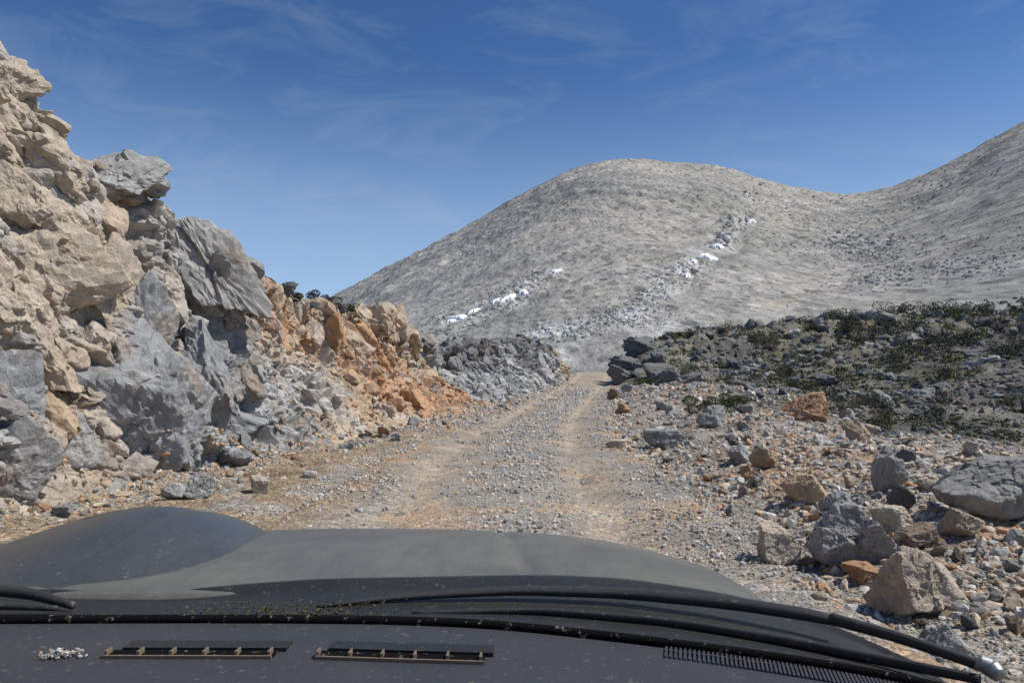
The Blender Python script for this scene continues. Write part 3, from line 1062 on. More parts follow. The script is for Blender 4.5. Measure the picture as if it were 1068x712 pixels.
hero('rock', 646, 470, 30, 8, 'cream', 167, 'flat cream stone flush with the right road edge', [((0, 0, 1), .3)], 8)
hero('rock', 938, 552, 44, 26, 'cream', 173, 'yellowish cream rock behind the right shoulder of the grey boulder', None, 8)
hero('rock', 965, 568, 38, 24, 'brown', 179, 'brown rock right of the large grey boulder', None, 8)
hero('rock', 1010, 560, 44, 28, 'tan', 181, 'tan block below the bedrock slab', [((0, -1, .1), .55)], 7)
hero('rock', 905, 606, 40, 18, 'orange', 191, 'orange flat rock at the foot of the large grey boulder', [((0, 0, 1), .5)], 7)
hero('rock', 268, 513, 24, 19, 'cream', 193, 'cream rock with a brown base at the left road edge', [((.3, -.3, .9), .5), ((-.8, -.5, 0), .5)], 6)
hero('rock', 208, 517, 34, 24, 'grey', 197, 'angular grey rock at the foot of the cliff', [((-.3, -.8, .5), .45)], 7)
hero('rock', 178, 520, 26, 16, 'grey', 199, 'low grey rock left of the angular grey rock under the cliff', None, 8)
hero('rock', 318, 455, 34, 20, 'blue', 211, 'bluish grey block on the debris fan below the orange bank', [((-.5, -.7, .4), .45)], 7)
hero('rock', 240, 486, 36, 14, 'blue', 223, 'flat blue grey slab on the debris under the cliff', [((0, 0, 1), .4)], 7)
hero('rock', 215, 473, 20, 20, 'cream', 227, 'cream block in the small debris heap under the cliff', None, 8)
hero('rock', 322, 497, 16, 8, 'pale', 229, 'small flat pale stone alone on the left road edge', None, 8, sub=5)
hero('rock', 1000, 682, 46, 26, 'grey', 233, 'grey rock beside the wiper end', None, 8)
hero('rock', 745, 445, 34, 22, 'grey', 239, 'grey rock standing between the two green bushes', [((-.5, -.7, .4), .5)], 7)


def free(x, y, r, slack=.8):
    for a, b, c in OCC:
        if (a - x) ** 2 + (b - y) ** 2 < ((c + r) * slack) ** 2: return False
    return True


def scatter_rocks(n, fy, fs, fsize, kinds, wts, label_of, group, sink=.22, name='rock'):
    cnt, tries = 0, 0
    while cnt < n and tries < n * 40:
        tries += 1
        y = fy()
        s = fs(y)
        x = float(xc(y)) + s
        size = fsize(y)
        u, v, d = proj(np.array([x, y, gz(x, y)]))
        if not (-20 < u < 1090 and v < 705) or d < 2: continue
        if not free(x, y, size * .45): continue
        kd = random.choices(kinds, wts)[0]
        lab, gp = label_of(kd)
        place_rock(name, x, y, size, kd, sink=sink, label=lab, group=gp)
        cnt += 1


WORD = {'grey': 'grey', 'blue': 'bluish grey', 'dark': 'dark', 'cream': 'cream', 'tan': 'tan', 'orange': 'orange', 'ochre': 'ochre', 'pale': 'pale', 'brown': 'brown'}


def lab_right(kd):
    return WORD[kd] + ' loose rock lying in the rubble right of the dirt road', WORD[kd] + ' rocks in the right rubble'


def lab_left(kd):
    return WORD[kd] + ' fallen rock at the foot of the left road cut', WORD[kd] + ' rocks under the left road cut'


def ylog(a, b):
    return math.exp(random.uniform(math.log(a), math.log(b)))


def sright(y):
    m = np.interp(y, [4, 9, 14, 21, 30, 45], [5.5, 6.0, 7.6, 9.2, 9.5, 7])
    return random.uniform(float(hw(y)) + .05, m) if random.random() < .8 else random.triangular(float(hw(y)) - .2, m, float(hw(y)) + .8)


def size_r(y):
    base = .14 + .25 * random.random() ** 2.8
    return base * np.interp(y, [4, 12, 30, 45], [.85, 1.15, 1.9, 2.4])


scatter_rocks(165, lambda: ylog(4.6, 44), sright, size_r, ['grey', 'blue', 'dark', 'cream', 'tan', 'orange', 'ochre', 'pale', 'brown'], [28, 6, 4, 16, 16, 6, 9, 10, 6], lab_right, None)


def sleft(y):
    f = float(cut(y, 1)) - float(xc(y))
    return f + .25 + abs(random.gauss(0, .6))


scatter_rocks(75, lambda: ylog(8.2, 40), sleft, lambda y: (.10 + .2 * random.random() ** 2.4) * np.interp(y, [8, 16, 30, 45], [1, 1.35, 1.8, 2.2]),
              ['grey', 'blue', 'cream', 'tan', 'orange', 'ochre', 'pale'], [24, 16, 14, 16, 12, 10, 4], lab_left, None)


# ------------------------------------------------------------------ masses of smaller stones (one object each)
def stone_mass(name, XY, size, colr, sub, sink, zoff=None, flat=(.45, .9)):
    """XY n x 2 (or n x 3 with z), size n, colr n x 3: every stone baked into one mesh"""
    shapes = []
    for k in range(10):
        g = np.random.default_rng(900 + k + sub * 50)
        shapes.append(rock_shape(sub, 950 + k * 7 + sub, 12, .42, .85, rough=.05 if sub > 1 else .0, aspect=(1, g.uniform(.6, .95), g.uniform(*flat))))
    n = len(size)
    sid = RNG.integers(0, 10, n)
    Vs, Fs, Cs, off = [], [], [], 0
    for k in range(10):
        m = np.where(sid == k)[0]
        if not len(m): continue
        V, Fc = shapes[k]
        nv = len(V)
        a = RNG.uniform(0, 6.283, len(m))
        tx, ty = RNG.normal(0, .3, len(m)), RNG.normal(0, .3, len(m))
        P_ = np.repeat(V[None], len(m), 0) * size[m][:, None, None]
        # tilt about x and y, then yaw
        x, y, z = P_[..., 0], P_[..., 1], P_[..., 2]
        y, z = y * np.cos(tx)[:, None] - z * np.sin(tx)[:, None], y * np.sin(tx)[:, None] + z * np.cos(tx)[:, None]
        x, z = x * np.cos(ty)[:, None] + z * np.sin(ty)[:, None], -x * np.sin(ty)[:, None] + z * np.cos(ty)[:, None]
        x, y = x * np.cos(a)[:, None] - y * np.sin(a)[:, None], x * np.sin(a)[:, None] + y * np.cos(a)[:, None]
        P_ = np.stack([x + XY[m, 0][:, None], y + XY[m, 1][:, None], z + (XY[m, 2] - sink * size[m])[:, None]], -1)
        Vs.append(P_.reshape(-1, 3))
        Fs.append((Fc[None] + (np.arange(len(m)) * nv)[:, None, None]).reshape(-1, 3) + off)
        Cs.append(np.repeat(colr[m], nv, 0))
        off += len(m) * nv
    o = mesh_np(name, np.concatenate(Vs), None, M_LOOSE, np.concatenate(Cs), smooth=False, faces3=np.concatenate(Fs))
    return o


def palette(n, kinds, wts):
    idx = RNG.choice(len(kinds), n, p=np.array(wts) / sum(wts))
    c = np.array([PAL[k] for k in kinds])[idx]
    return c * RNG.uniform(.75, 1.3, n)[:, None]


def land_z(x, y):
    s = x - xc(y)
    z = H(x, y)
    return np.where(np.abs(s) < 3.25, np.maximum(z, road_z(s, y)), z)


def in_view(x, y, z, pad=30):
    u, v, d = proj(np.stack([x, y, z], 1))
    return (u > -pad) & (u < 1068 + pad) & (v < 700) & (d > 2)


def rubble():
    X, S, C = [], [], []
    # right verge and spoil berm
    n = 30000
    y = np.exp(RNG.uniform(math.log(4.2), math.log(52), n))
    m = np.interp(y, [4, 9, 14, 21, 30, 45, 52], [6.2, 7.0, 8.6, 10.5, 11.5, 9, 5])
    s = hw(y) - .35 + (m - hw(y) + .35) * RNG.uniform(0, 1, n) ** .85
    x = xc(y) + s
    clump = f2(x, y, 1.6, 3, .6, 401)
    keep = RNG.uniform(0, 1, n) < np.clip(.75 + .9 * clump, .2, 1) * sm(-.3, .8, s - hw(y) + .35)
    sz = (.026 + .13 * RNG.uniform(0, 1, n) ** 4) * np.interp(y, [4, 12, 30, 50], [.9, 1.2, 1.9, 2.7])
    c = palette(n, ['grey', 'blue', 'dark', 'cream', 'tan', 'orange', 'ochre', 'pale', 'brown'], [26, 5, 3, 18, 17, 8, 9, 14, 5])
    X.append(np.stack([x, y], 1)[keep]); S.append(sz[keep]); C.append(c[keep])
    # left verge and the foot of the cut
    n = 7000
    y = np.exp(RNG.uniform(math.log(7.4), math.log(56), n))
    f = cut(y, 1) - xc(y)
    s = f - .15 + np.abs(RNG.normal(0, .75, n))
    x = xc(y) + s
    keep = RNG.uniform(0, 1, n) < np.clip(.7 + .8 * f2(x, y, 1.5, 3, .6, 405), .15, 1)
    sz = (.028 + .085 * RNG.uniform(0, 1, n) ** 3) * np.interp(y, [4, 12, 30, 50], [.9, 1.2, 1.9, 2.6])
    c = palette(n, ['grey', 'blue', 'cream', 'tan', 'orange', 'ochre', 'pale'], [24, 14, 12, 18, 12, 12, 4])
    X.append(np.stack([x, y], 1)[keep]); S.append(sz[keep]); C.append(c[keep])
    # hillside clutter
    n = 24000
    u = RNG.uniform(640, 1100, n)
    y = np.exp(RNG.uniform(math.log(15), math.log(96), n))
    x = (u - 534) / F * y
    s = x - xc(y)
    keep = (s > np.interp(y, [15, 21, 30, 40, 46, 50, 60], [7.5, 9, 10, 9.5, 6, 2.8, 2.4])) & (RNG.uniform(0, 1, n) < np.clip(.6 + .9 * f2(x, y, 7, 3, .6, 409), .28, 1))
    sz = (.0032 + .011 * RNG.uniform(0, 1, n) ** 3.5) * y
    c = palette(n, ['grey', 'dark', 'blue', 'cream', 'brown'], [34, 34, 8, 12, 12]) * .8
    c = c * np.where(u > 830, .7, .9)[:, None]
    X.append(np.stack([x, y], 1)[keep]); S.append(sz[keep]); C.append(c[keep])
    X, S, C = np.concatenate(X), np.concatenate(S), np.concatenate(C)
    z = land_z(X[:, 0], X[:, 1])
    k = in_view(X[:, 0], X[:, 1], z)
    X, S, C, z = X[k], S[k], C[k], z[k]
    o = stone_mass('rubble', np.column_stack([X, z]), S, C, 2, .32)
    tag(o, 'broken grey, tan and orange rubble strewn along both road edges', 'rubble', kind='stuff')


rubble()


def talus():
    """small fallen stones resting on the ledges of the rock face"""
    nr, nc, _ = CLV.shape
    n = 5200
    yy = np.exp(RNG.uniform(math.log(8.5), math.log(58), n))
    i = np.clip(np.searchsorted(CLY, yy), 1, nr - 2)
    tt = RNG.uniform(0, 1, n) ** 1.8 * np.interp(yy, [8, 15, 20, 32, 58], [.22, .35, .9, .8, .6])
    j = np.clip(np.searchsorted(CLT, tt), 1, nc - 2)
    p = CLV[i, j]
    du = CLV[i + 1, j] - CLV[i - 1, j]
    dv = CLV[i, j + 1] - CLV[i, j - 1]
    nn = np.cross(du, dv)
    nn /= np.linalg.norm(nn, axis=1)[:, None] + 1e-9
    k = (np.abs(nn[:, 2]) > .4) & ((yy > 17) | (tt < .13))
    p = p[k]
    y = p[:, 1]
    s = (.03 + .11 * RNG.uniform(0, 1, len(p)) ** 3) * np.interp(y, [8, 20, 40], [.9, 1.6, 2.6])
    c = palette(len(p), ['grey', 'blue', 'cream', 'tan', 'orange', 'ochre'], [20, 10, 12, 22, 20, 16])
    cr = (y > 34)
    c[cr] = palette(int(cr.sum()), ['grey', 'dark', 'blue', 'tan'], [40, 30, 20, 10])
    o = stone_mass('talus', p, s, c, 2, .3)
    tag(o, 'loose fallen stones resting on ledges of the left rock face', 'talus', kind='stuff')


talus()


def gravel():
    n = 52000
    y = np.exp(RNG.uniform(math.log(4.2), math.log(48), n))
    s = RNG.uniform(-3.1, 3.1, n)
    x = xc(y) + s
    tr = np.exp(-((s + 1.28) / .55) ** 2) + np.exp(-((s - 1.22) / .5) ** 2)
    dens = np.clip(.8 - .95 * tr + .7 * f2(x, y / 2, 1.2, 3, .6, 421), .05, 1)
    keep = RNG.uniform(0, 1, n) < dens
    x, y, s = x[keep], y[keep], s[keep]
    z = land_z(x, y)
    k = in_view(x, y, z)
    x, y, z = x[k], y[k], z[k]
    n = len(x)
    sz = (.013 + .05 * RNG.uniform(0, 1, n) ** 4) * (1 + .2 * np.exp(-((x - xc(y)) / .5) ** 2)) * np.interp(y, [4, 10, 25, 48], [.8, 1.0, 1.7, 2.8])
    c = palette(n, ['grey', 'blue', 'pale', 'cream', 'tan', 'ochre'], [38, 14, 16, 14, 12, 6]) * 1.12
    o = stone_mass('gravel', np.column_stack([x, y, z]), sz, c, 1, .25)
    tag(o, 'loose grey gravel covering the dirt road and its centre strip', 'gravel', kind='stuff')


gravel()

# ------------------------------------------------------------------ dark crags on the hillside, snow, shrubs
NCR = 0
for k in range(125):
    for _ in range(60):
        if k < 50:
            u = random.uniform(665, 1075)
            d = random.uniform(64, 80)
        else:
            u = random.uniform(760, 1075)
            d = random.uniform(26, 74)
        x = (u - 534) / F * d
        s = x - float(xc(d))
        if s < 5: continue
        if k >= 50 and float(f2(np.array([x]), np.array([d]), 9, 2, .5, 431)[0]) < -.05: continue
        size = d * random.uniform(.012, .03)
        if free(x, d, size * .4):
            place_rock('crag', x, d, size, 'dark' if random.random() < .7 else 'grey', sink=.35, scale=(1, 1, random.uniform(.8, 1.2)),
                       label='dark jagged crag among the scrub of the right hillside', group='crags on the right hillside')['category'] = 'crag'
            break
# craggy bank where the road passes out of sight
for i, (u, v, d, wpx) in enumerate(((648, 392, 54, 22), (655, 378, 55.5, 24), (668, 385, 54, 24), (652, 368, 56.5, 20), (668, 366, 58, 26), (684, 372, 56, 22), (690, 388, 52, 26), (705, 395, 49, 26), (716, 402, 45, 22))):
    p = P(u, v, d)
    zz = max(p[2] - wpx / F * d * .4, gz(p[0], d) - .2)
    place_rock('crag', p[0], d, wpx / F * d * 1.5, 'dark', sink=.3, z=min(zz, gz(p[0], d) - .1), tilt=.12, scale=(1, 1, 1.1),
               label='dark crag in the bank on the right where the road disappears', group='crags of the bank at the road bend')['category'] = 'crag'

def far_stones():
    g = np.random.default_rng(303)
    n = 60000
    u = g.uniform(330, 1085, n)
    q = g.uniform(.02, 1.0, n)
    th = np.arctan((u - 534) / F)
    D = np.interp(u, _uu, _SD)
    r = 100 * (D / 100) ** q
    x, y = r * np.sin(th), r * np.cos(th)
    z, m1, m2, v, _ = Hfar(x, y)
    z = H(x, y)
    band = np.minimum(m1[:, 0] * .9 + m2 + .8 * np.minimum(m1[:, 1], 1), 1)
    cl = f2(x, y * .4, 45, 3, .6, 501)
    keep = (g.uniform(0, 1, n) < np.clip(.14 + .45 * cl + .95 * band, .03, 1)) & (r > 125)
    x, y, z, r, band, u, v = x[keep], y[keep], z[keep], r[keep], band[keep], u[keep], v[keep]
    m1, m2 = m1[keep], m2[keep]
    n = len(x)
    c = mountain_tint(x, y, z, m1, m2, v, u)
    pale = (g.uniform(0, 1, n) < .4 + .5 * band)
    c = np.where(pale[:, None], c * g.uniform(1.05, 1.45, n)[:, None], c * g.uniform(.68, 1.0, n)[:, None])
    c = np.minimum(c, .55)
    sz = r * (.0014 + .0030 * g.uniform(0, 1, n) ** 3 +   .0095 * band * g.uniform(0, 1, n) ** 2)
    sz = np.minimum(sz, 9)
    o = stone_mass('mountain_boulders', np.column_stack([x, y, z]), sz, c, 1, .5, flat=(.5, .9))
    tag(o, 'pale and dark boulders strewn over the bare mountain slopes', 'boulders', kind='stuff')


far_stones()

# snow patches lie in the gullies of the mountain
k = NT('old_snow')
k.b.inputs['Base Color'].default_value = (.86, .88, .91, 1)
k.b.inputs['Roughness'].default_value = .6
M_SNOW = k.m


def on_far(u, v):
    p = P(u, v, 1.0) - EYE
    d = np.geomspace(105, 1100, 2600)
    q = EYE + p[None] * d[:, None]
    hz = H(q[:, 0], q[:, 1])
    i = np.where(q[:, 2] <= hz)[0]
    return q[i[0]] if len(i) else None


def snow(u, v, wpx, hpx, seed, label):
    c = on_far(u, v)
    if c is None: return
    D = c[1]
    rw, rh = wpx * 1.2 / 2 / F * D, hpx * 1.15 / 2 / F * D * 2.6
    g = np.random.default_rng(seed)
    na, nrg = 60, 7
    a = np.linspace(0, 2 * np.pi, na, endpoint=False)
    rad = .9 + .30 * np.sin(a * 2 + g.uniform(0, 6)) + .22 * np.sin(a * 3 + g.uniform(0, 6)) + .22 * np.sin(a * 5 + g.uniform(0, 6)) + .15 * np.sin(a * 8 + g.uniform(0, 6)) + .16 * g.normal(size=na)
    fr = np.linspace(0, 1, nrg)
    A, Fr = np.meshgrid(a, fr)
    Rr = np.tile(rad, (nrg, 1)) * Fr
    sk = g.uniform(-.5, .9)
    x = c[0] + Rr * np.cos(A) * rw + Rr * np.sin(A) * rh * sk * .3
    y = c[1] + Rr * np.sin(A) * rh
    hz = H(x.ravel(), y.ravel())
    A3 = np.column_stack([x.ravel(), y.ravel(), np.ones(x.size)])
    pl = A3 @ np.linalg.lstsq(A3, hz, rcond=None)[0]
    z = .6 * pl + .4 * hz + .9 * (1 - Fr.ravel() ** 5) - .1
    o = mesh_np('snow_patch', np.stack([x.ravel(), y.ravel(), z], 1), grid_faces(nrg, na, wrap=True), M_SNOW)
    tag(o, label, 'snow patch')


for a in ((478, 332, 14, 7, 1, 'snow patch lowest in the left gully'), (494, 326, 8, 9, 2, 'small tall snow patch beside the lowest left one'), (516, 315, 8, 5, 3, 'small snow patch left of the paired patches'),
          (531, 311, 13, 7, 4, 'wider snow patch of the pair in the left gully'), (545, 305, 9, 7, 5, 'right hand snow patch of the pair in the left gully'), (579, 284, 9, 4, 6, 'thin snow streak highest in the left gully'),
          (736, 268, 13, 8, 7, 'widest snow patch in the right ravine'), (748, 257, 9, 6, 8, 'snow patch just above the widest one in the right ravine'), (725, 274, 8, 6, 9, 'snow patch just below the widest one in the right ravine'),
          (717, 289, 5, 4, 10, 'tiny snow patch lowest in the right ravine'), (784, 231, 6, 4, 11, 'tiny snow patch highest on the mountain near the ravine head'), (470, 336, 7, 4, 12, 'sliver of snow at the bottom end of the left gully')):
    snow(*a)


# shrubs
def leaf_mat(name, c):
    k = NT(name)
    oi = k.n('ShaderNodeObjectInfo')
    co = k.n('ShaderNodeTexCoord').outputs['Object']
    nz = k.noise(6, 3, .6, co)
    cc = k.mulcol(c, k.ramp(nz.outputs[0], (.3, .6), (.7, 1.5)))
    cc = k.mulcol(cc, k.ramp(oi.outputs['Random'], (0, .75), (1, 1.3)))
    k.l(cc, k.b.inputs['Base Color'])
    k.b.inputs['Roughness'].default_value = .75
    return k.m


M_LEAF = {'green': leaf_mat('cushion_leaf', (.085, .105, .045)), 'dark': leaf_mat('thorny_leaf', (.06, .062, .042)), 'olive': leaf_mat('olive_leaf', (.12, .12, .065))}
kx = NT('twig_bark')
kx.b.inputs['Base Color'].default_value = (.10, .075, .055, 1)
M_TWIG = kx.m


def shrub_mesh(seed, n, leaf, mat, h=.6, spiky=.3):
    g = np.random.default_rng(seed)
    ncl = 9
    cl = g.normal(size=(ncl, 3)) * (.26, .26, .12) + (0, 0, h * .45)
    i = g.integers(0, ncl, n)
    d = g.normal(size=(n, 3))
    d /= np.linalg.norm(d, axis=1)[:, None]
    p = cl[i] + d * (g.uniform(.4, 1, n) ** .5 * g.uniform(.16, .24, ncl)[i])[:, None] * (1, 1, .8)
    p[:, 2] = np.abs(p[:, 2])
    t = d + g.normal(size=(n, 3)) * .6 + (0, 0, spiky)
    t /= np.linalg.norm(t, axis=1)[:, None]
    b = np.cross(t, g.normal(size=(n, 3)))
    b /= np.linalg.norm(b, axis=1)[:, None]
    L = leaf * g.uniform(.6, 1.4, n)[:, None]
    q = np.stack([p - b * L * .3, p + t * L * .5 - b * 0 + b * L * .3, p + t * L, p + t * L * .5 - b * L * .34], 1)
    return mesh_np('foliage', q.reshape(-1, 3), np.arange(n * 4).reshape(-1, 4), mat, smooth=False, link=False)


def twig_mesh(seed, h=.4):
    g = np.random.default_rng(seed)
    V, Fq = [], []
    for k in range(14):
        a = g.uniform(0, 6.28)
        tip = np.array([math.cos(a) * g.uniform(.1, .35), math.sin(a) * g.uniform(.1, .35), g.uniform(.2, h)])
        r0, r1 = .012, .004
        o = len(V)
        for c, r in ((np.zeros(3), r0), (tip, r1)):
            for m in range(4):
                V.append(c + np.array([math.cos(m * 1.57) * r, math.sin(m * 1.57) * r, 0]))
        for m in range(4):
            Fq.append((o + m, o + (m + 1) % 4, o + 4 + (m + 1) % 4, o + 4 + m))
    return mesh_np('twigs', np.array(V), Fq, M_TWIG, link=False)


SH = {kd: [shrub_mesh(700 + j + 10 * q, 900, .055, M_LEAF[kd]) for j in range(4)] for q, kd in enumerate(('green', 'dark', 'olive'))}
TW = [twig_mesh(3), twig_mesh(4)]


def shrub(x, y, size, kd, label, group=None, z=None, parts=False, hz=1.0):
    zz = (gz(x, y) if z is None else z) - .04 * size
    if parts:
        r = empty('shrub', (x, y, zz))
        f = bpy.data.objects.new('foliage', shrub_mesh(int(x * 100) % 977 + 5, 4200, .045, M_LEAF[kd]))
        COL.objects.link(f); f.parent = r
        w = bpy.data.objects.new('twigs', random.choice(TW))
        COL.objects.link(w); w.parent = r
    else:
        r = bpy.data.objects.new('shrub', random.choice(SH[kd]))
        r.location = (x, y, zz)
        COL.objects.link(r)
    r.scale = (size, size, size * hz)
    r.rotation_euler = (0, 0, random.uniform(0, 6.28))
    tag(r, label, 'shrub', group)
    return r


x, y, d = on_ground(738, 434)
shrub(x, y, 40 / F * y, 'green', 'green cushion shrub left of the two on the right verge', parts=True, hz=.8)
x, y, d = on_ground(766, 424)
shrub(x, y, 34 / F * y, 'green', 'green cushion shrub right of the two on the right verge', parts=True, hz=.75)
x, y, d = on_ground(672, 402)
shrub(x, y, 24 / F * y, 'green', 'low green shrub at the foot of the craggy bank by the road', parts=True, hz=.6)
n_sh = 0
while n_sh < 165:
    u = random.uniform(660, 1080)
    d = random.uniform(24, 84)
    x = (u - 534) / F * d
    s = x - float(xc(d))
    if s < float(np.interp(d, [20, 30, 40, 46, 50, 60], [9.5, 10.5, 9.5, 6, 3.5, 3.2])): continue
    if float(f2(np.array([x]), np.array([d]), 8, 3, .6, 441)[0]) < (-.05 if d < 66 else -.4): continue
    kd = random.choices(['dark', 'olive', 'green'], [8, 3, 1.5] if u > 860 else [4, 4, 2])[0]
    shrub(x, d, d * random.uniform(.014, .032) * (1.15 if u > 860 else .85), kd, {'dark': 'dark thorny', 'olive': 'olive', 'green': 'green'}[kd] + ' low shrub dotting the right hillside', {'dark': 'dark thorny', 'olive': 'olive', 'green': 'green'}[kd] + ' shrubs on the right hillside', hz=random.uniform(.85, 1.25))
    n_sh += 1


def cliff_top(y, back=0.1):
    i = int(np.clip(np.searchsorted(CLY, y), 0, len(CLY) - 1))
    j0, j1 = int(np.searchsorted(CLT, .85)), int(np.searchsorted(CLT, 1.2))
    col = CLV[i, j0:j1]
    return col[np.argmax((col[:, 2] - 1.6) / col[:, 1])]


for y, bk, sz, lab in ((22.6, .02, .55, 'dark shrub on the crest left of the three above the orange bank'), (24.8, .02, .7, 'dark shrub on the crest in the middle of the three above the orange bank'),
                       (27.2, .02, .45, 'small dark shrub on the crest between orange outcrops'), (30.2, .02, .7, 'dark shrub on the crest at the right end of the orange bank')):
    p = (float(cut(y, 2)) - .25, y, float(cut(y, 3)) + .02)
    shrub(p[0], p[1], sz * 1.25, 'dark', lab, z=p[2], parts=True, hz=.8)
i_ = 0
for y in (20.2, 21.2, 23.6, 26, 32.5, 36, 40, 43, 46.5, 49, 52, 55):
    p = cliff_top(y, .03)
    place_rock('rock', p[0] + .1, p[1], random.uniform(.3, .6) * (1 + .012 * y), 'dark', sink=.62 if y > 31 or y < 22 else .4, z=p[2], tilt=.15,
               label='dark weathered rock on the crest of the left road cut', group='rocks on the crest of the road cut')


# dry tufts and low scrub as ground cover
def scrub():
    n = 4200
    u = RNG.uniform(650, 1090, n)
    d = np.exp(RNG.uniform(math.log(18), math.log(90), n))
    x = (u - 534) / F * d
    s = x - xc(d)
    k = (s > np.interp(d, [18, 21, 30, 40, 46, 50, 60], [8.5, 9.5, 10.5, 9.5, 6, 3.2, 2.8])) & (f2(x, d, 5, 3, .6, 83) > -.05)
    x, d = x[k], d[k]
    z = H(x, d)
    n = len(x)
    m = 34
    g = RNG
    base = np.stack([x, d, z], 1)[:, None] + g.normal(size=(n, m, 3)) * np.array([1, 1, .0])[None, None] * (d * .0042)[:, None, None]
    base = base.reshape(-1, 3)
    ln = np.repeat(d * .0032, m) * g.uniform(.5, 1.5, n * m)
    t = g.normal(size=(n * m, 3)) * .6 + (0, 0, .7)
    t /= np.linalg.norm(t, axis=1)[:, None]
    b = np.cross(t, g.normal(size=(n * m, 3)))
    b /= np.linalg.norm(b, axis=1)[:, None]
    q = np.stack([base - b * ln[:, None] * .35, base + b * ln[:, None] * .35, base + t * ln[:, None]], 1)
    cc = np.array([(.12, .125, .055), (.075, .085, .045), (.19, .18, .10)])[g.integers(0, 3, n)]
    o = mesh_np('low_scrub', q.reshape(-1, 3), None, M_LOOSE, np.repeat(cc, m * 3, 0), smooth=False, faces3=np.arange(n * m * 3).reshape(-1, 3))
    tag(o, 'low olive ground scrub and dry tufts covering the right hillside', 'scrub', kind='stuff')


scrub()


# ------------------------------------------------------------------ the vehicle the picture is taken from
def paint(name, col, rough, dust=.35, dustcol=(.30, .27, .22), metallic=0.0, spec=.5, scale=3.0):
    k = NT(name)
    co = k.n('ShaderNodeTexCoord').outputs['Object']
    nz = k.noise(scale, 8, .7, co)
    nz2 = k.noise(90, 3, .7, co)
    wv = k.n('ShaderNodeMapping')
    wv.inputs['Scale'].default_value = (1, .18, 1)
    k.l(co, wv.inputs[0])
    nz3 = k.noise(38, 5, .7, wv.outputs[0])
    fa = k.ramp(nz.outputs[0], (.35, dust * .35), (.75, dust))
    fb = k.ramp(nz3.outputs[0], (.35, .82), (.7, 1.16))
    f = k.mulcol(fa, fb)
    sp = k.ramp(nz2.outputs[0], (.61, 0.0), (.68, .6))
    mx = k.n('ShaderNodeMath', operation='MAXIMUM')
    k.l(f, mx.inputs[0]); k.l(sp, mx.inputs[1])
    m = k.n('ShaderNodeMix', data_type='RGBA')
    m.inputs[6].default_value = col + (1,)
    m.inputs[7].default_value = dustcol + (1,)
    k.l(mx.outputs[0], m.inputs[0])
    k.l(m.outputs[2], k.b.inputs['Base Color'])
    r = k.n('ShaderNodeMapRange')
    r.inputs['To Min'].default_value = rough
    r.inputs['To Max'].default_value = min(1, rough + .28)
    k.l(mx.outputs[0], r.inputs[0])
    k.l(r.outputs[0], k.b.inputs['Roughness'])
    k.b.inputs['Metallic'].default_value = metallic
    k.b.inputs['Specular IOR Level'].default_value = spec
    k.l(k.bump(nz2.outputs[0], .0006), k.b.inputs['Normal'])
    return k.m


M_PAINT = paint('dusty_grey_paint', (.05, .055, .05), .36, .62, (.24, .225, .185))
M_SCOOP = paint('scoop_sky_tinted_paint', (.028, .033, .038), .28, .30, (.20, .19, .165))  # darker scoop paint; its blue cast is sky reflection put into the colour
M_BLACK = paint('black_trim', (.014, .0155, .0155), .5, .14, (.13, .12, .10), spec=.3)
M_RUBBER = paint('wiper_rubber', (.02, .022, .023), .55, .2, (.17, .16, .14), spec=.3)
M_DASH = paint('dash_plastic', (.034, .037, .044), .6, .16, (.16, .15, .14), spec=.25, scale=6)
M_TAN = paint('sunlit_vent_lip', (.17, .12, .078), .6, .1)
M_PIT = paint('vent_pit', (.006, .006, .006), .9, .0, spec=.05)

car = empty('off_road_vehicle', (-.38, 1.0, 0))
tag(car, 'dusty dark grey off road vehicle, its bonnet and dashboard seen from inside', 'vehicle')


def cpart(name, V, faces, mat, parent=car, smooth=True, faces3=None):
    V = np.array(V, float) - np.array([-.38, 1.0, 0])
    return mesh_np(name, V, faces, mat, None, smooth, parent, faces3=faces3)


def surf(name, xs, ys, zf, mat, parent=car, skirt=None):
    X, Y = np.meshgrid(xs, ys)
    Z = zf(X, Y)
    V = np.stack([X, Y, Z], -1).reshape(-1, 3)
    return cpart(name, V, grid_faces(len(ys), len(xs)), mat, parent)


def crown_z(y):
    return np.interp(y, [1.2, 1.3, 1.5, 1.7, 1.9, 2.05, 2.2, 2.35, 2.45], [1.236, 1.240, 1.243, 1.236, 1.214, 1.187, 1.14, 1.05, .93])


_cy = np.linspace(1.2, 2.45, 300)
_czs = np.convolve(np.pad(crown_z(_cy), 20, mode='edge'), np.ones(41) / 41, 'valid')
HC, HWD = -.38, .82


def hood_z(x, y):
    s = (x - HC) / HWD
    c = np.interp(y, _cy, _czs)
    drop = (.030 + np.clip(y - 1.3, 0, 2) * .085)
    z = c - drop * (.35 * s ** 2 + .65 * np.abs(s) ** 5)
    z = z - .035 * sm(1.262, 1.232, y)
    z = z - .006 * np.exp(-((np.abs(x - HC) - .42 + .1 * (y - 1.3)) / .02) ** 2)
    return z


xs = HC + HWD * np.sin(np.linspace(-math.pi / 2, math.pi / 2, 90))
bon = surf('bonnet', np.linspace(HC - HWD, HC + HWD, 120), np.concatenate([np.linspace(1.23, 1.27, 8)[:-1], np.linspace(1.27, 2.44, 120)]), hood_z, M_PAINT)

# scoop: raised intake with a blunt forward end
SX, SY, SW, SL = -.905, 1.66, .33, .36


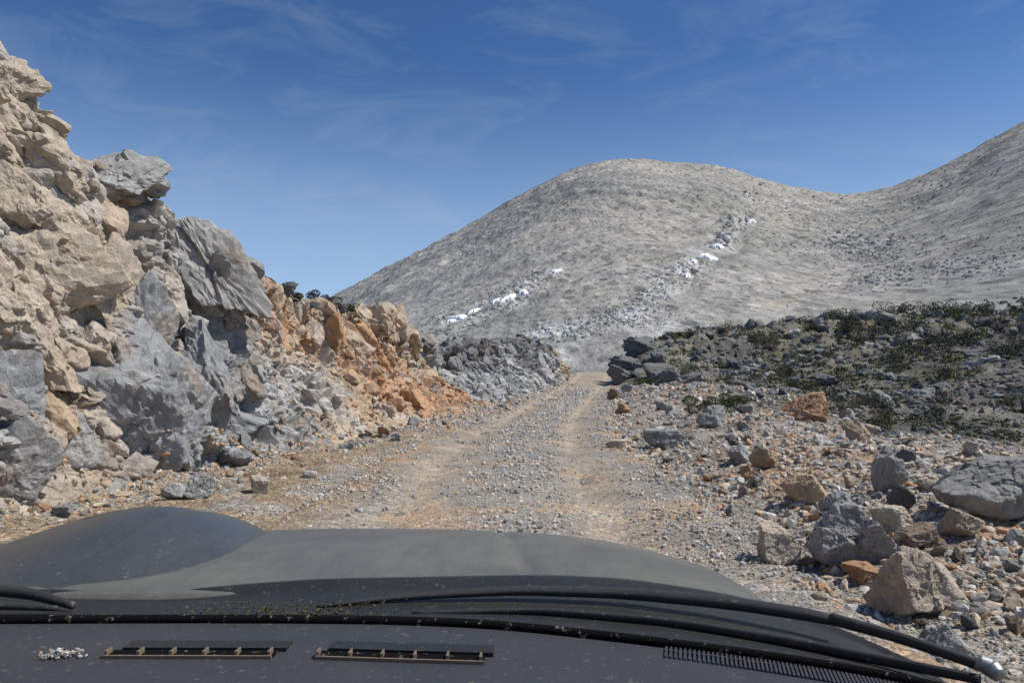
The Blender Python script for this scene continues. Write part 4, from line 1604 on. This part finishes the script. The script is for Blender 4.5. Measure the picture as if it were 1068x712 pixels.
def scoop():
    na, nrg = 90, 40
    a = np.linspace(0, 2 * np.pi, na, endpoint=False)
    fr = np.linspace(0, 1, nrg)
    Fr, A = np.meshgrid(fr, a, indexing='ij')
    pw = 3.0
    den = (np.abs(np.cos(A)) ** pw + np.abs(np.sin(A)) ** pw) ** (1 / pw)
    lx, ly = Fr * np.cos(A) / den, Fr * np.sin(A) / den
    x = SX + lx * SW * (1 - .06 * ly)
    y = SY + ly * SL
    ramp = lerp(.55, 1.0, sm(-1, .35, ly))
    prof = (1 - np.abs(Fr) ** 2.3) ** .9
    side = 1 - .5 * sm(.2, -1, lx)
    z = hood_z(x, y) - .003 + .085 * ramp * prof * side
    V = np.stack([x, y, z], -1).reshape(-1, 3)
    return cpart('bonnet_scoop', V, grid_faces(nrg, na, wrap=True), M_SCOOP, bon)


sc_ = scoop()
sc_.location = (0, 0, 0)


def tube(pts, rad, nseg=10, flat=1.0, up=(0, 0, 1)):
    pts = np.array(pts, float)
    t = np.linspace(0, 1, len(pts))
    tt = np.linspace(0, 1, max(len(pts) * 8, 16))
    # smooth through the points
    C = np.stack([np.interp(tt, t, pts[:, k]) for k in range(3)], 1)
    for _ in range(5): C[1:-1] = (C[:-2] + 2 * C[1:-1] + C[2:]) / 4
    Rr = np.interp(tt, t, np.broadcast_to(rad, len(pts)))
    T = np.gradient(C, axis=0)
    T /= np.linalg.norm(T, axis=1)[:, None]
    Sd = np.cross(T, np.array(up, float))
    Sd /= np.linalg.norm(Sd, axis=1)[:, None]
    Up = np.cross(Sd, T)
    V = []
    for c, s, u_, r in zip(C, Sd, Up, Rr):
        for k in range(nseg):
            a = 2 * math.pi * k / nseg
            V.append(c + s * math.cos(a) * r + u_ * math.sin(a) * r * flat)
    n = len(C)
    V += [C[0], C[-1]]
    f = [tuple(q) for q in grid_faces(n, nseg, wrap=True)]
    tri = [(n * nseg, (k + 1) % nseg, k) for k in range(nseg)] + [(n * nseg + 1, (n - 1) * nseg + k, (n - 1) * nseg + (k + 1) % nseg) for k in range(nseg)]
    return np.array(V), f, tri


def tpart(name, pix, rad, mat, parent=car, flat=1.0, nseg=10):
    V, f, tri = tube([P(*q) for q in pix], rad, nseg, flat)
    o = cpart(name, V, f, mat, parent, True, tri)
    return o


# front wings beyond the bonnet seam, falling to the wheel arches, and the nose
def wing(side):
    ys = np.linspace(1.0, 2.4, 60)
    e = np.linspace(0, 1, 26)
    E, Y = np.meshgrid(e, ys)
    ang = E * math.pi / 2
    x0 = HC + side * (HWD + .006)
    zt = hood_z(np.full_like(Y, HC + side * HWD), np.clip(Y, 1.24, 2.44)) - .012
    x = x0 + side * .10 * np.sin(ang) ** .8
    z = zt - (zt - .55) * (1 - np.cos(ang)) ** 1.1
    return cpart('wing', np.stack([x, Y, z], -1).reshape(-1, 3), grid_faces(60, 26) if side < 0 else grid_faces(60, 26)[:, ::-1], M_PAINT)


wing(1)
wing(-1)
xn = np.linspace(HC - HWD, HC + HWD, 40)
Xn, Zn = np.meshgrid(xn, np.linspace(0, 1, 12))
zt = hood_z(Xn, np.full_like(Xn, 2.44))
cpart('nose_panel', np.stack([Xn, 2.44 + .05 * np.sin(Zn * 3.1), lerp(zt, .5, Zn)], -1).reshape(-1, 3), grid_faces(12, 40), M_PAINT)

# cowl between windscreen foot and bonnet
BASE_C = [(-420, 652, 1.06), (-120, 650, 1.06), (0, 649, 1.06), (200, 648, 1.06), (400, 649, 1.05), (520, 654, 1.02), (650, 668, .96), (760, 682, .90), (860, 697, .84), (960, 716, .78), (1060, 742, .72), (1160, 775, .66)]
OUT_C = [(-330, 618, 1.30), (-100, 617, 1.30), (0, 617, 1.30), (170, 620, 1.30), (250, 612, 1.30), (330, 606, 1.30), (430, 604, 1.31), (560, 601, 1.32), (650, 605, 1.31), (760, 622, 1.25), (850, 648, 1.14), (960, 700, .96)]


def curve(ctrl, n=160):
    p = np.array([P(*c) for c in ctrl])
    t = np.linspace(0, 1, len(p))
    tt = np.linspace(0, 1, n)
    C = np.stack([np.interp(tt, t, p[:, k]) for k in range(3)], 1)
    for _ in range(30): C[1:-1] = (C[:-2] + 2 * C[1:-1] + C[2:]) / 4
    return C


Bc, Oc = curve(BASE_C), curve(OUT_C)
w = np.linspace(0, 1, 24)
V = Bc[None] + (Oc - Bc)[None] * w[:, None, None]
V[..., 2] += (-.004 * np.sin(np.pi * w) + .010 * np.exp(-((w - .93) / .07) ** 2))[:, None]
cowl = cpart('cowl', V.reshape(-1, 3), grid_faces(24, 160)[:, ::-1], M_BLACK)
# rubber seal along the windscreen foot
Vs, f, tri = tube(Bc[::4] + (0, 0, .003), .0075, 8)
cpart('windscreen_seal', Vs, f, M_PIT, car, True, tri)

# dashboard top
def dash():
    n = 160
    ins = np.linspace(0, 1, 40)
    inn = Bc.copy()
    inn[:, 1] = .22
    inn[:, 0] = Bc[:, 0] * .95
    inn[:, 2] = 1.33
    Vv = []
    for q in ins:
        p = Bc + (inn - Bc) * q
        p[:, 2] = Bc[:, 2] + (.028 * q ** .8 - .10 * max(0, q - .55) ** 2 * 2.2)
        Vv.append(p.copy())
    V = np.array(Vv)
    return cpart('dashboard', V.reshape(-1, 3), grid_faces(40, n), M_DASH), V


dsh, DV = dash()


def on_dash(u, v):
    """nearest point of the dashboard top to the ray through (u, v)"""
    pp = DV.reshape(-1, 3)
    a, b, _ = proj(pp)
    i = np.argmin((a - u) ** 2 + (b - v) ** 2)
    return pp[i]


def slab(name, a, b, y0, y1, lift, thick, mat, parent):
    n = 24
    t = np.linspace(0, 1, n)[:, None]
    e = a + (b - a) * t
    e0, e1 = e + (0, y0, lift), e + (0, y1, lift - .02 * (y1 - y0))
    V = np.concatenate([e0, e1, e0 - (0, 0, thick), e1 - (0, 0, thick)])
    f = []
    for i in range(n - 1):
        f += [(i, i + 1, n + i + 1, n + i), (2 * n + i, 3 * n + i, 3 * n + i + 1, 2 * n + i + 1), (i, 2 * n + i, 2 * n + i + 1, i + 1), (n + i, n + i + 1, 3 * n + i + 1, 3 * n + i)]
    f += [(0, n, 3 * n, 2 * n), (n - 1, 3 * n - 1, 4 * n - 1, 2 * n - 1)]
    return cpart(name, V, f, mat, parent, False)


for (u0, v0, u1, v1) in ((112, 686, 291, 686), (328, 688, 507, 693)):
    a, b = on_dash(u0, v0), on_dash(u1, v1)
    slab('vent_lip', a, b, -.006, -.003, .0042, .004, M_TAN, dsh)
    slab('defroster_vent', a, b, -.002, .018, .0030, .006, M_PIT, dsh)
    slab('vent_flap', a + (.010, 0, 0), b + (.010, 0, 0), .021, .048, .0042, .004, M_BLACK, dsh)
    for k in range(6):
        t = k / 5.0
        c = a + (b - a) * (.01 + .97 * t)
        hwd, hh = .0018, .0035
        Vt = [c + (dx, dy, dz + .002) for dz in (0, hh + .003) for dx, dy in ((-hwd, -.003), (hwd, -.003), (hwd * .6, .012), (-hwd * .6, .012))]
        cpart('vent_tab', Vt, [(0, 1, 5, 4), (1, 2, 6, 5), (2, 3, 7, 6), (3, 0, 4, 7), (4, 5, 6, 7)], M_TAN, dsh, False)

# finely ribbed trim along the right foot of the windscreen
Vr, fr_ = [], []
seg = Bc[(proj(Bc)[0] > 690) & (proj(Bc)[0] < 1090)]
tt = np.linspace(0, len(seg) - 1, 90)
for q in tt:
    c = np.array([np.interp(q, np.arange(len(seg)), seg[:, k]) for k in range(3)])
    o = len(Vr)
    for dz in (-.006, .001):
        for dx, dy in ((-.0013, -.045), (.0013, -.045), (.0013, -.012), (-.0013, -.012)):
            Vr.append(c + (dx + dy * .25, dy, dz + .004))
    fr_ += [(o, o + 1, o + 5, o + 4), (o + 1, o + 2, o + 6, o + 5), (o + 2, o + 3, o + 7, o + 6), (o + 3, o, o + 4, o + 7), (o + 4, o + 5, o + 6, o + 7)]
cpart('ribbed_trim', Vr, fr_, M_DASH, dsh, False)

# wipers parked at the windscreen foot
wr = tpart('wiper', [(330, 632, 1.16), (420, 622, 1.18), (540, 615, 1.18), (650, 618, 1.15), (760, 628, 1.08), (840, 640, 1.02), (876, 648, .99)], [.003, .008, .011, .013, .014, .013, .010], M_RUBBER, car, .65, 14)
tpart('wiper_arm', [(868, 645, .99), (930, 662, .92), (990, 682, .85), (1032, 697, .80)], [.008, .007, .006, .006], M_RUBBER, wr)
tpart('wiper_blade', [(430, 640, 1.11), (560, 636, 1.10), (700, 648, 1.03), (820, 668, .94), (930, 690, .86), (1022, 708, .79)], [.003, .004, .0045, .005, .005, .004], M_RUBBER, wr, 1.3)
tpart('wiper_clip', [(1020, 689, .80), (1034, 696, .795), (1042, 704, .785)], [.008, .0105, .008], paint('clip_metal', (.30, .31, .32), .4, .2, metallic=.6), wr)
wl = tpart('wiper', [(-160, 606, 1.20), (-40, 612, 1.20), (30, 618, 1.19), (76, 631, 1.16)], [.010, .010, .009, .006], M_RUBBER, car)
tpart('wiper_blade', [(-160, 628, 1.13), (-30, 630, 1.13), (60, 634, 1.13)], [.006, .007, .004], M_RUBBER, wl)


# debris caught in the cowl, and on the dashboard
def crumbs(name, cen, spread, n, size, cols, label, cat, mat=None):
    g = np.random.default_rng(len(name) * 7 + n)
    Q = np.array(cen) + g.normal(size=(n, 3)) * np.array(spread)
    Q[:, 2] = cen[2] + np.abs(g.normal(size=n)) * spread[2]
    c = np.array(cols)[g.integers(0, len(cols), n)]
    o = stone_mass(name, Q, size * g.uniform(.5, 1.5, n), c, 1, .1, flat=(.3, .7))
    tag(o, label, cat, kind='stuff')
    return o


d0 = on_dash(63, 683)
crumbs('plaster_crumbs', d0 + (0, 0, .002), (.013, .005, .003), 130, .0034, [(.52, .49, .45), (.42, .39, .35), (.33, .27, .23)], 'little heap of white crumbs on the left of the dashboard', 'crumbs')
c0 = Bc[np.argmin(np.abs(proj(Bc)[0] - 285))]
crumbs('moss_litter', c0 + (0.0, .05, -.006), (.07, .028, .004), 700, .0030, [(.06, .06, .02), (.13, .125, .04), (.03, .03, .02), (.035, .03, .022), (.16, .14, .07)], 'yellow green plant litter caught in the cowl by the windscreen', 'plant litter')
lf = np.array([SX + .0, SY - .02, 0])
lf[2] = hood_z(lf[0], lf[1]) + .094
g = np.random.default_rng(2)
a = np.linspace(0, 2 * np.pi, 12, endpoint=False)
Vl = [np.array([lf[0] + .013 * math.cos(t) * (1.0 + .2 * math.sin(3 * t)), lf[1] + .02 * math.sin(t), lf[2] + .003 + .002 * math.cos(2 * t)]) for t in a] + [lf + (0, 0, .006)]
Vl += [v - (0, 0, .0015) for v in Vl[:12]]
km = NT('dry_leaf')
km.b.inputs['Base Color'].default_value = (.52, .43, .30, 1)
tri = [(12, i, (i + 1) % 12) for i in range(12)]
qd = [(i, 13 + i, 13 + (i + 1) % 12, (i + 1) % 12) for i in range(12)]
o = mesh_np('dry_leaf', np.array(Vl), qd, km.m, None, False, faces3=tri)
tag(o, 'tiny pale dry leaf lying on the bonnet scoop', 'leaf')

# ------------------------------------------------------------------ camera, light, sky
cam = bpy.data.cameras.new('camera')
co = bpy.data.objects.new('camera', cam)
COL.objects.link(co)
co.location = EYE
co.rotation_euler = (math.pi / 2 + PITCH, 0, 0)
cam.sensor_width = 36
cam.lens = F / 1068 * 36
cam.clip_start = .02
cam.clip_end = 20000
SC.camera = co

SUN_AZ, SUN_EL = 92.0, 53.0
az, el = R(SUN_AZ), R(SUN_EL)
sd = np.array([math.sin(az) * math.cos(el), math.cos(az) * math.cos(el), math.sin(el)])
sun = bpy.data.lights.new('sun', 'SUN')
sun.energy = 4.0
sun.angle = R(.53)
sun.color = (1.0, .955, .88)
so = bpy.data.objects.new('sun', sun)
COL.objects.link(so)
from mathutils import Vector
so.rotation_euler = Vector(tuple(-sd)).to_track_quat('-Z', 'Y').to_euler()

wd = bpy.data.worlds.new('World')
SC.world = wd
wd.use_nodes = True
nt = wd.node_tree
bg = nt.nodes['Background']
sky = nt.nodes.new('ShaderNodeTexSky')
sky.sky_type = 'NISHITA'
sky.sun_disc = False
sky.sun_elevation = el
sky.sun_rotation = az
sky.altitude = 2000
sky.air_density = 1.0
sky.dust_density = 1.6
sky.ozone_density = 6.0
# thin cirrus veils, part of the sky itself
tc = nt.nodes.new('ShaderNodeTexCoord')
mp = nt.nodes.new('ShaderNodeMapping')
mp.inputs['Rotation'].default_value = (0, R(20), R(30))
mp.inputs['Scale'].default_value = (3.0, 6.5, 11)
nt.links.new(tc.outputs['Generated'], mp.inputs[0])
nz = nt.nodes.new('ShaderNodeTexNoise')
nz.inputs['Scale'].default_value = 1.6
nz.inputs['Detail'].default_value = 10
nz.inputs['Roughness'].default_value = .62
nz.inputs['Distortion'].default_value = .8
nt.links.new(mp.outputs[0], nz.inputs['Vector'])
rp = nt.nodes.new('ShaderNodeValToRGB')
rp.color_ramp.elements[0].position = .48
rp.color_ramp.elements[0].color = (0, 0, 0, 1)
rp.color_ramp.elements[1].position = .85
rp.color_ramp.elements[1].color = (.17, .17, .17, 1)
nt.links.new(nz.outputs[0], rp.inputs[0])
mx = nt.nodes.new('ShaderNodeMix')
mx.data_type = 'RGBA'
nt.links.new(rp.outputs[0], mx.inputs[0])
tn = nt.nodes.new('ShaderNodeMix')
tn.data_type = 'RGBA'
tn.blend_type = 'MULTIPLY'
tn.inputs[0].default_value = 1
tn.inputs[7].default_value = (.62, .85, 1.03, 1)
nt.links.new(sky.outputs[0], tn.inputs[6])
sx = nt.nodes.new('ShaderNodeSeparateXYZ')
nt.links.new(tc.outputs['Generated'], sx.inputs[0])
hr = nt.nodes.new('ShaderNodeMapRange')
hr.interpolation_type = 'SMOOTHSTEP'
hr.inputs['From Min'].default_value = .42
hr.inputs['From Max'].default_value = .02
hr.inputs['To Min'].default_value = 0
hr.inputs['To Max'].default_value = .62
nt.links.new(sx.outputs[2], hr.inputs[0])
hm = nt.nodes.new('ShaderNodeMix')
hm.data_type = 'RGBA'
hm.inputs[7].default_value = (5.2, 6.9, 8.8, 1)
nt.links.new(hr.outputs[0], hm.inputs[0])
nt.links.new(tn.outputs[2], hm.inputs[6])
nt.links.new(hm.outputs[2], mx.inputs[6])
mx.inputs[7].default_value = (5.5, 6.0, 6.6, 1)
nt.links.new(mx.outputs[2], bg.inputs[0])
bg.inputs[1].default_value = .085

SC.view_settings.view_transform = 'Standard'
SC.view_settings.look = 'None'
SC.view_settings.exposure = .28
SC.view_settings.gamma = 1
SC.view_settings.use_curve_mapping = False
SC.render.engine = 'CYCLES'
SC.cycles.max_bounces = 5
SC.cycles.diffuse_bounces = 3
